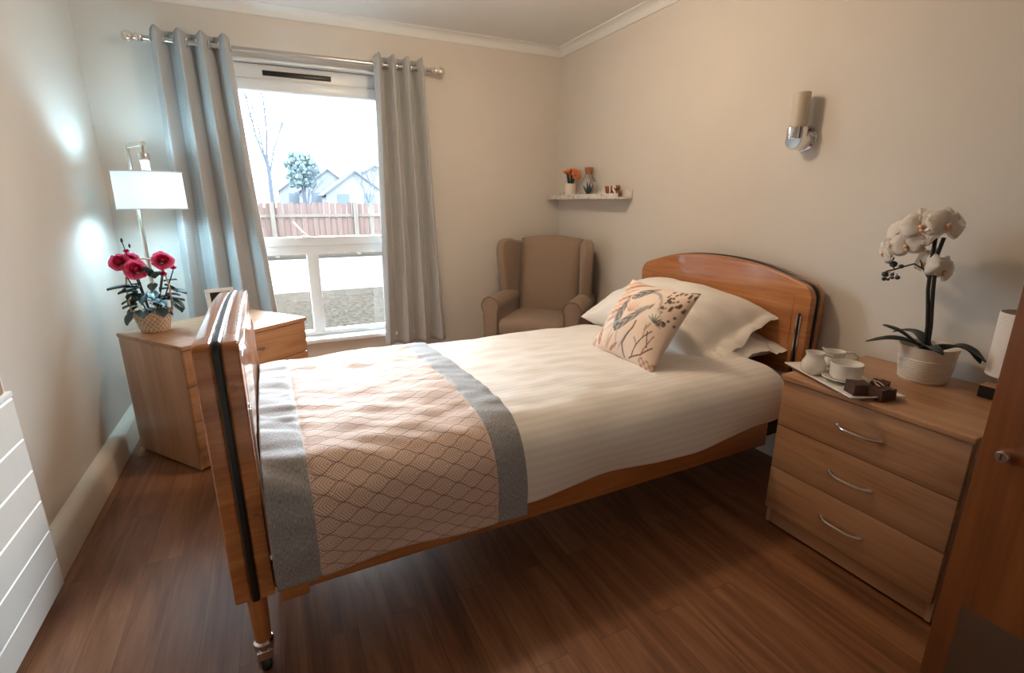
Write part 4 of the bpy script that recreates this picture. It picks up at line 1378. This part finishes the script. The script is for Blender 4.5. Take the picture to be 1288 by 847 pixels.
# ------------------------------------------------------------------ small table lamp beside the orchid
tl_ = thing('table_lamp', 'small table lamp with linen drum shade and wooden block base beside the door', 'lamp', (1.985, 0.625, CT))
MB().box(-0.045, 0.035, -0.055, 0.062, 0.0, 0.042, 0.003).build('lamp_base', M['beech_y'], tl_)
MB().box(-0.0475, -0.0445, 0.020, 0.061, 0.003, 0.039).build('end_cap', M['black'], tl_)
MB().tube([(0, 0, 0.04), (0, 0, 0.12)], 0.006, 10).build('lamp_stem', M['nickel'], tl_)
MB().lathe([(0.070, 0.078), (0.070, 0.272), (0.068, 0.272), (0.068, 0.078)], seg=36, cap=False).build('lamp_shade', M['linen_shade'], tl_)

# ------------------------------------------------------------------ floor lamp
px_, py_ = -0.602, 3.225
sxx, syy = -0.520, 3.13
fl = thing('floor_lamp', 'lit floor lamp with white drum shade hung from a champagne metal arm', 'lamp', (px_, py_, 0))
MB().lathe([(0, 0), (0.125, 0), (0.128, 0.006), (0.125, 0.014), (0.02, 0.018), (0, 0.018)], seg=36).build('lamp_base', M['brass'], fl)
MB().tube([(0, 0, 0.016), (0, 0, 1.475)], 0.0105, 14).build('pole', M['brass'], fl)
dx, dy = sxx - px_, syy - py_
MB().tube([(0, 0.0, 1.470), (dx * 0.5, dy * 0.5, 1.474), (dx * 1.15, dy * 1.15, 1.478)], 0.0105, 12).build('arm', M['brass'], fl)
MB().tube([(dx, dy, 1.472), (dx, dy, 1.432)], 0.007, 10).lathe([(0, 1.395), (0.023, 1.395), (0.025, 1.40), (0.025, 1.428), (0.022, 1.433), (0, 1.433)], (dx, dy, 0), 20).build('socket', M['brass'], fl)
MB().lathe([(0.019, 1.345), (0.019, 1.395)], (dx, dy, 0), 18).build('socket_glass', M['opal'], fl)
s = MB().lathe([(0.149, 1.165), (0.146, 1.345), (0.1445, 1.345), (0.1475, 1.165)], (dx, dy, 0), 48, cap=False)
shd = s.build('lamp_shade', M['lit_shade'], fl)
for zz, rr in ((1.167, 0.1485), (1.344, 0.1462)):
    t2 = MB()
    t2.tube([(dx + rr * math.cos(2 * PI * i / 48), dy + rr * math.sin(2 * PI * i / 48), zz) for i in range(48)], 0.0035, 6, closed=True)
    if zz > 1.3:
        for k in range(3):
            a = 2 * PI * k / 3
            t2.tube([(dx + 0.018 * math.cos(a), dy + 0.018 * math.sin(a), 1.345), (dx + 0.145 * math.cos(a), dy + 0.145 * math.sin(a), 1.345)], 0.002, 6)
    t2.build('shade_ring', M['upvc'], shd)
mb, nt_, bb_, _o = new_mat('lit_bulb')
bb_.inputs['Emission Color'].default_value = (0.85, 0.95, 1, 1); bb_.inputs['Emission Strength'].default_value = 4
MB().blob((dx, dy, 1.295), 0.03, 2, (1, 1, 1.25)).lathe([(0.012, 1.32), (0.014, 1.35)], (dx, dy, 0), 12).build('bulb', mb, fl)

# ------------------------------------------------------------------ roses in a basket
bx, by, bz = -0.545, 2.815, 0.606
rb = thing('rose_basket', 'wicker basket of pink roses on the diagonal beech chest', 'flower basket', (bx, by, bz))
prof = [(0, 0), (0.056, 0)]
for i in range(10):
    t = i / 9
    prof.append((0.058 + 0.020 * t + 0.0025 * (i % 2), 0.004 + 0.086 * t))
prof += [(0.083, 0.094), (0.080, 0.100), (0.074, 0.095), (0.070, 0.085), (0, 0.080)]
MB().lathe(prof, seg=40).build('basket', M['wicker'], rb)
hp = []
for i in range(21):
    a = PI * i / 20
    hp.append((-0.105 * math.cos(a) * (0.76 + 0.24 * math.sin(a)), 0.02 * math.sin(a), 0.085 + 0.255 * math.sin(a) ** 0.75))
MB().tube(hp, 0.0042, 8).build('basket_handle', M['cane'], rb)
def oval_leaf(m, base, d, ln, wd, droop=0.3):
    d = Vector(d).normalized(); base = Vector(base)
    side = d.cross(Vector((0, 0, 1)))
    side = side.normalized() if side.length > 0.1 else Vector((1, 0, 0))
    up = side.cross(d)
    def fn(a, b):
        q = 2 * b - 1
        w = wd * math.sin(PI * min(1, 0.04 + 0.93 * a)) ** 0.8 * (1 - 0.25 * a)
        return base + d * (ln * a) + side * (q * w) + up * (0.35 * wd * abs(q) - droop * ln * a * a)
    m.grid(fn, 8, 6)
stems = MB()
RS = [(-0.025, -0.03, 0.295, 0.038), (0.075, 0.0, 0.328, 0.036), (-0.085, 0.0, 0.330, 0.034), (-0.050, 0.02, 0.335, 0.030), (0.07, -0.02, 0.268, 0.018), (0.11, 0.01, 0.292, 0.015), (-0.062, 0.03, 0.375, 0.013)]
for x, y, z, r in RS:
    stems.tube([(x * 0.15, y * 0.2, 0.07), (x * 0.6, y * 0.6, z * 0.6), (x, y, z - r * 0.6)], 0.0028, 6)
stems.tube([(-0.062, 0.03, 0.37), (-0.07, 0.03, 0.42)], 0.002, 6).blob((-0.07, 0.03, 0.425), 0.007, 1, (0.8, 0.8, 1.8)).blob((-0.045, 0.03, 0.40), 0.006, 1, (0.8, 0.8, 1.8))
stems.build('stems', M['stem'], rb)
for x, y, z, r in RS:
    fc = Vector((0.1 + 2.2 * x, -0.85, 0.45)).normalized() if r > 0.02 else Vector((0.2, -0.4, 0.9)).normalized()
    q = fc.to_track_quat('Z', 'Y').to_matrix().to_4x4()
    Mx = Matrix.Translation((x, y, z)) @ q
    mo, mi = MB(), MB()
    mi.blob((0, 0, 0.15 * r), 0.30 * r, 2, (1, 1, 1.1), 0.15, Mx=Mx)
    n_p = 0
    for ring, (cnt, rad, op) in enumerate(((3, 0.42, 0.05), (4, 0.62, 0.2), (5, 0.86, 0.45), (6, 1.08, 0.8))):
        if r < 0.02 and ring > 2: break
        m = mi if ring < 2 else mo
        for k in range(cnt):
            a0 = 2 * PI * k / cnt + ring * 0.6
            def fn(s, t, a0=a0, rad=rad, op=op, cnt=cnt):
                q_ = (2 * t - 1)
                aw = q_ * (PI / cnt) * 1.35 * (0.5 + 0.5 * math.sin(PI * min(1, 0.2 + 0.6 * s)))
                wob = nz(a0 * 3 + x * 40, q_ * 1.2, s * 1.5 + ring)
                rr_ = r * rad * (0.25 + 0.75 * s ** 0.7) * (1 + 0.16 * wob) + r * op * 0.22 * s * s
                zz_ = r * (-0.5 + 1.25 * s * (1 - 0.30 * op) - 0.30 * q_ * q_ * s + 0.25 * wob * s - 0.34 * op * s ** 4)
                return (rr_ * math.cos(a0 + aw), rr_ * math.sin(a0 + aw), zz_)
            m.grid(fn, 7, 6, Mx=Mx)
    ro_ = mo.build('rose', M['rose_petal'], rb, ang=80)
    mi.build('rose_heart', M['rose_heart'], ro_, ang=80)
lv = [(-0.02, -0.05, 0.10)]
random.seed(21)
def leafset(cnt, zlo, zhi, rlo, rhi, llo, lhi):
    for i in range(cnt):
        a = random.uniform(0, 2 * PI); rr_ = random.uniform(rlo, rhi)
        z = random.uniform(zlo, zhi)
        m = MB()
        oval_leaf(m, (rr_ * math.cos(a), rr_ * math.sin(a) * 0.8, z), (math.cos(a + random.uniform(-.5, .5)), math.sin(a + random.uniform(-.5, .5)), random.uniform(-0.5, 0.35)), random.uniform(llo, lhi), random.uniform(0.022, 0.031))
        m.build('leaf', M['rose_leaf'], rb, ang=80, mods=[('SOLIDIFY', dict(thickness=0.001, offset=0))])
leafset(16, 0.10, 0.15, 0.03, 0.08, 0.05, 0.075)
leafset(18, 0.15, 0.23, 0.02, 0.08, 0.05, 0.07)
for p, d, ln in (((-0.06, -0.06, 0.105), (-0.5, -0.6, -0.9), 0.065), ((-0.02, -0.075, 0.105), (0.1, -0.8, -0.3), 0.05), ((0.05, -0.07, 0.115), (0.2, -0.8, -0.8), 0.05),
                 ((0.09, -0.02, 0.15), (0.7, -0.3, -0.8), 0.07), ((0.10, -0.02, 0.19), (0.8, -0.3, -0.2), 0.06), ((0.02, -0.03, 0.26), (-0.1, -0.4, 0.7), 0.06), ((0.04, -0.03, 0.25), (0.3, -0.4, 0.5), 0.05),
                 ((-0.06, -0.03, 0.22), (-0.9, -0.3, 0.0), 0.085), ((0.09, 0.0, 0.14), (0.6, -0.5, -1.0), 0.07)):
    m = MB(); oval_leaf(m, p, d, ln, 0.028, 0.1)
    m.build('leaf', M['rose_leaf'], rb, ang=80, mods=[('SOLIDIFY', dict(thickness=0.001, offset=0))])

# ------------------------------------------------------------------ photo frame on left chest
pf = thing('photo_frame', 'small white photo frame standing behind the footboard on the chest', 'picture frame', (-0.255, 2.86, 0.606), math.radians(20))
fm = MB()
tm = Matrix.Rotation(math.radians(-10), 4, 'X')
for x0, x1, z0, z1 in ((-0.065, 0.065, 0, 0.018), (-0.065, 0.065, 0.157, 0.175), (-0.065, -0.047, 0.018, 0.157), (0.047, 0.065, 0.018, 0.157)):
    fm.box(x0, x1, -0.008, 0.008, z0, z1, 0.002, 2, Mx=tm)
fm.build('frame_border', M['upvc'], pf)
MB().box(-0.047, 0.047, -0.002, 0.004, 0.018, 0.157, Mx=tm).build('photo_print', M['photo'], pf)
MB().prism([(0.006, 0.0), (0.07, 0.0), (0.034, 0.12), (0.030, 0.12)], -0.015, 0.015, 'x').build('easel_back', M['black'], pf)

# ------------------------------------------------------------------ white grooved cabinet at the far left, framed mirror on it
pc = thing('panelled_cabinet', 'low white cabinet with horizontal grooved front against the left wall', 'cabinet', (-0.705, 1.78, 0))
MB().box(-0.030, -0.012, -1.5, 0.0, 0.05, 0.686).box(-0.034, 0.002, -1.5, 0.002, 0.674, 0.690, 0.002).build('carcass', M['white_panel'], pc)
zz = [0.05, 0.143, 0.243, 0.345, 0.446, 0.547, 0.672]
for a, b_ in zip(zz[:-1], zz[1:]):
    MB().prism([(-0.012, a), (0.0, a), (0.0, b_ - 0.006), (-0.005, b_ - 0.001), (-0.012, b_ - 0.001)], -1.5, 0.0, 'y').build('front_board', M['white_panel'], pc)
for y in (-0.95, -0.30):
    MB().box(-0.03, -0.014, y - 0.5, y - 0.47, 0, 0.052).build('foot', M['white_panel'], pc)
mr = thing('wooden_frame', 'wooden framed panel with white edging standing on the white cabinet', 'frame', (-0.727, 1.778, 0.690))
MB().box(-0.010, 0.012, -0.70, 0.0, 0.0, 0.62, 0.003).build('white_edging', M['white_panel'], mr)
MB().box(0.006, 0.016, -0.685, -0.018, 0.0005, 0.6, 0.003).build('wood_panel', M['frame_wood'], mr)

# ------------------------------------------------------------------ open door at the right
dr = struct(thing('door_1', 'open wooden door with cylinder lock and metal kick plate', 'door', (1.413, 0.472, 0), kind='structure'))
MB().box(0, 0.044, -0.84, 0, 0.006, 2.02, 0.002).build('door_leaf', M['door_wood'], dr)
MB().box(-0.0015, 0.0, -0.80, -0.045, 0.02, 0.256).build('kick_plate', M['kick'], dr)
lk = MB()
Rm = Matrix.Translation((0, -0.046, 0.659)) @ Matrix.Rotation(-PI / 2, 4, 'Y')
lk.lathe([(0.0, 0), (0.0125, 0), (0.0125, 0.020), (0.011, 0.022), (0, 0.022)], seg=24, Mx=Rm)
lk.build('lock_cylinder', M['chrome'], dr)
MB().box(-0.0235, -0.0215, -0.0475, -0.0445, 0.653, 0.666).build('key_slot', M['black'], dr)

# ------------------------------------------------------------------ outdoors
GZ = -0.1
struct(MB().box(-30, 30, YB + WT, 8.0, GZ - 0.1, GZ).build('lawn', M['lawn']))
pv = MB()
for i in range(-14, 15):
    for j in range(2):
        pv.box(i * 1.5 + 0.006, i * 1.5 + 1.494, 8.0 + j * 2.4 + 0.006, 8.0 + (j + 1) * 2.4 - 0.006, GZ - 0.1, GZ - 0.002)
struct(pv.build('path', M['slab']))
struct(MB().box(-60, 60, 12.8, 140, GZ - 0.1, GZ - 0.01).build('ground_beyond', M['lawn']))
random.seed(4)
fy = 13.4
fx = -7.0
boards = thing('garden_fence', 'red and tan wooden board fence across the garden', 'fence', (0, fy, GZ))
k = 0
while fx < 10:
    h = 1.28 + random.uniform(-0.02, 0.02)
    c = M['fence_red'] if (math.sin(fx * 1.3) + random.uniform(-0.8, 0.8)) > -0.1 else M['fence_tan']
    MB().box(fx, fx + 0.105, (k % 2) * 0.03, (k % 2) * 0.03 + 0.02, 0.03, h).build('fence_board', c, boards)
    fx += 0.125 + random.uniform(0, 0.02); k += 1
for px0 in (-6.2, -4.1, -2.0, 0.05, 1.95, 3.95, 6.0, 8.1):
    MB().box(px0, px0 + 0.1, -0.1, -0.0, 0, 1.3).build('fence_post', M['fence_tan'], boards)
for z in (0.3, 0.95):
    MB().box(-7, 10, -0.03, -0.002, z, z + 0.07).build('fence_rail', M['fence_tan'], boards)

def branch(m, p, d, ln, r, depth):
    d = d.normalized()
    q = p + d * ln * 0.5 + Vector((random.uniform(-1, 1), random.uniform(-1, 1), random.uniform(-0.3, 1))) * ln * 0.07
    e = q + d * ln * 0.5 + Vector((random.uniform(-1, 1), random.uniform(-1, 1), random.uniform(-0.2, 1))) * ln * 0.10
    m.tube([p, q, e], [r, r * 0.85, r * 0.65], 5 if depth > 2 else 4)
    if depth == 0: return
    for i in range(3 if depth > 1 else 4):
        t = random.uniform(0.35, 1.0) if i else 1.0
        o_ = p.lerp(e, t)
        nd = (d + Vector((random.uniform(-1, 1), random.uniform(-1, 1), random.uniform(-0.4, 0.7))) * 0.8)
        branch(m, o_, nd, ln * random.uniform(0.55, 0.8), r * 0.55, depth - 1)
def bare_tree(label, x, y, h, r, seed, depth=5):
    random.seed(seed)
    root = thing('bare_tree', label, 'tree', (x, y, GZ), group='bare trees beyond the fence')
    MB().tube([(0, 0, 0), (0.03, 0, h * 0.3), (0.0, 0, h * 0.42)], [r, r * 0.85, r * 0.7], 8).build('trunk', M['bark'], root)
    m = MB()
    for i in range(4):
        a = i * 1.7
        branch(m, Vector((0, 0, h * (0.3 + 0.03 * i))), Vector((0.35 * math.cos(a), 0.35 * math.sin(a), 1)), h * 0.3, r * 0.45, depth)
    m.build('branches', M['bark'], root)
bare_tree('tall bare tree at the left of the window view behind the fence', 0.2, 22.0, 7.2, 0.09, 3, 4)
bare_tree('low bare shrubby tree in front of the white houses', 4.6, 26.0, 3.2, 0.05, 11, 4)
bare_tree('low bare tangle of branches left of the round evergreen', 1.7, 25.0, 3.0, 0.05, 23, 4)
random.seed(9)
cn = thing('evergreen_tree', 'round-topped blue-green evergreen standing behind the houses', 'tree', (2.9, 46.0, GZ))
m = MB()
for i in range(420):
    a = random.uniform(0, 6.28); z = random.uniform(2.6, 5.2); rr_ = 1.25 * math.sin(PI * min(1, max(0.1, (z - 1.9) / 3.6))) ** 0.6
    q = rr_ * random.uniform(0.2, 1.05)
    m.blob((q * math.cos(a), q * math.sin(a), z), random.uniform(0.14, 0.26), 1, (1, 1, 1), 0.5)
m.build('crown', M['conifer'], cn, smooth=False)
MB().tube([(0, 0, 0), (0, 0, 3)], 0.15).build('trunk', M['bark'], cn)

def house(label, x, y, w, d, he, hr, ridge='y'):
    root = thing('house', label, 'house', (x, y, GZ), group='houses beyond the fence')
    MB().prism([(-w / 2, 0), (w / 2, 0), (w / 2, he), (0, hr), (-w / 2, he)], 0, d, 'y').build('walls', M['render'], root)
    rf = MB()
    for s in (-1, 1):
        n = Vector((s * (hr - he), 0, w / 2)).normalized() * 0.12
        a = [(s * (w / 2 + 0.3), he - 0.3 * (hr - he) / (w / 2)), (0, hr)]
        rf.prism([a[0], a[1], (a[1][0] + n.x * 0, a[1][1] + 0.15), (a[0][0] + n.x, a[0][1] + n.z)], -0.25, d + 0.25, 'y')
    rf.build('roof', M['roof'], root)
    for wx in (-w * 0.22, w * 0.22):
        MB().box(wx - 0.5, wx + 0.5, -0.04, 0.02, he * 0.45, he * 0.45 + 1.1).build('house_window', M['house_glass'], root)
    return root
house('white gabled house at the right of the window view', 7.4, 48.0, 5.2, 4, 2.0, 3.9)
house('pale gabled house in the middle of the terrace', 5.6, 53.0, 5.0, 4, 2.4, 4.3)
house('pale gabled house behind the evergreen at the terrace left end', 3.8, 58.0, 5.0, 4, 2.4, 4.3)
house('far pale house at the right edge of the window view', 11.5, 60.0, 6.0, 9, 3.6, 5.2)

# ------------------------------------------------------------------ light
w = bpy.data.worlds.new('world'); SC.world = w; w.use_nodes = True
nt = w.node_tree; nt.nodes.clear()
wo = nt.nodes.new('ShaderNodeOutputWorld'); bg = nt.nodes.new('ShaderNodeBackground')
bg.inputs[0].default_value = (0.80, 0.91, 1.0, 1); bg.inputs[1].default_value = 10.0
nt.links.new(bg.outputs[0], wo.inputs[0])

def light(name, kind, loc, power, col, **kw):
    l = bpy.data.lights.new(name, kind)
    l.energy = power; l.color = col
    for k, v in kw.items(): setattr(l, k, v)
    o = bpy.data.objects.new(name, l); COL.objects.link(o); o.location = loc
    return o
# daylight portal in the window opening
po = light('window_portal', 'AREA', ((WX0 + WX1) / 2, YFR + 0.16, (WZ0 + WZ1) / 2), 1, (1, 1, 1), shape='RECTANGLE', size=WX1 - WX0, size_y=WZ1 - WZ0)
po.data.cycles.is_portal = True
po.rotation_euler = (-PI / 2, 0, 0)
light('floor_lamp_bulb', 'POINT', (sxx, syy, 1.25), 9.5, (0.46, 0.80, 1.0), shadow_soft_size=0.05)
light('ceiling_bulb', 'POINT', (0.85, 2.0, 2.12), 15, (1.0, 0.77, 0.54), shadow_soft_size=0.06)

# hazy daylight from beyond the houses, coming in through the window
sun = light('daylight', 'SUN', (0.6, 6, 5), 14.5, (0.84, 0.93, 1.0), angle=math.radians(42))
sun.rotation_euler = Vector((-0.16, -0.80, -0.50)).to_track_quat('-Z', 'Y').to_euler()
for k in ('lawn', 'slab', 'fence_red', 'fence_tan', 'bark', 'conifer', 'render', 'roof', 'house_glass'):
    for n_ in M[k].node_tree.nodes:
        if n_.type == 'BSDF_PRINCIPLED':
            n_.inputs['Specular IOR Level'].default_value = 0.0

vs = SC.view_settings
vs.view_transform = 'Standard'; vs.look = 'None'; vs.gamma = 1.0; vs.use_curve_mapping = False
vs.exposure = 0.88
SC.display_settings.display_device = 'sRGB'
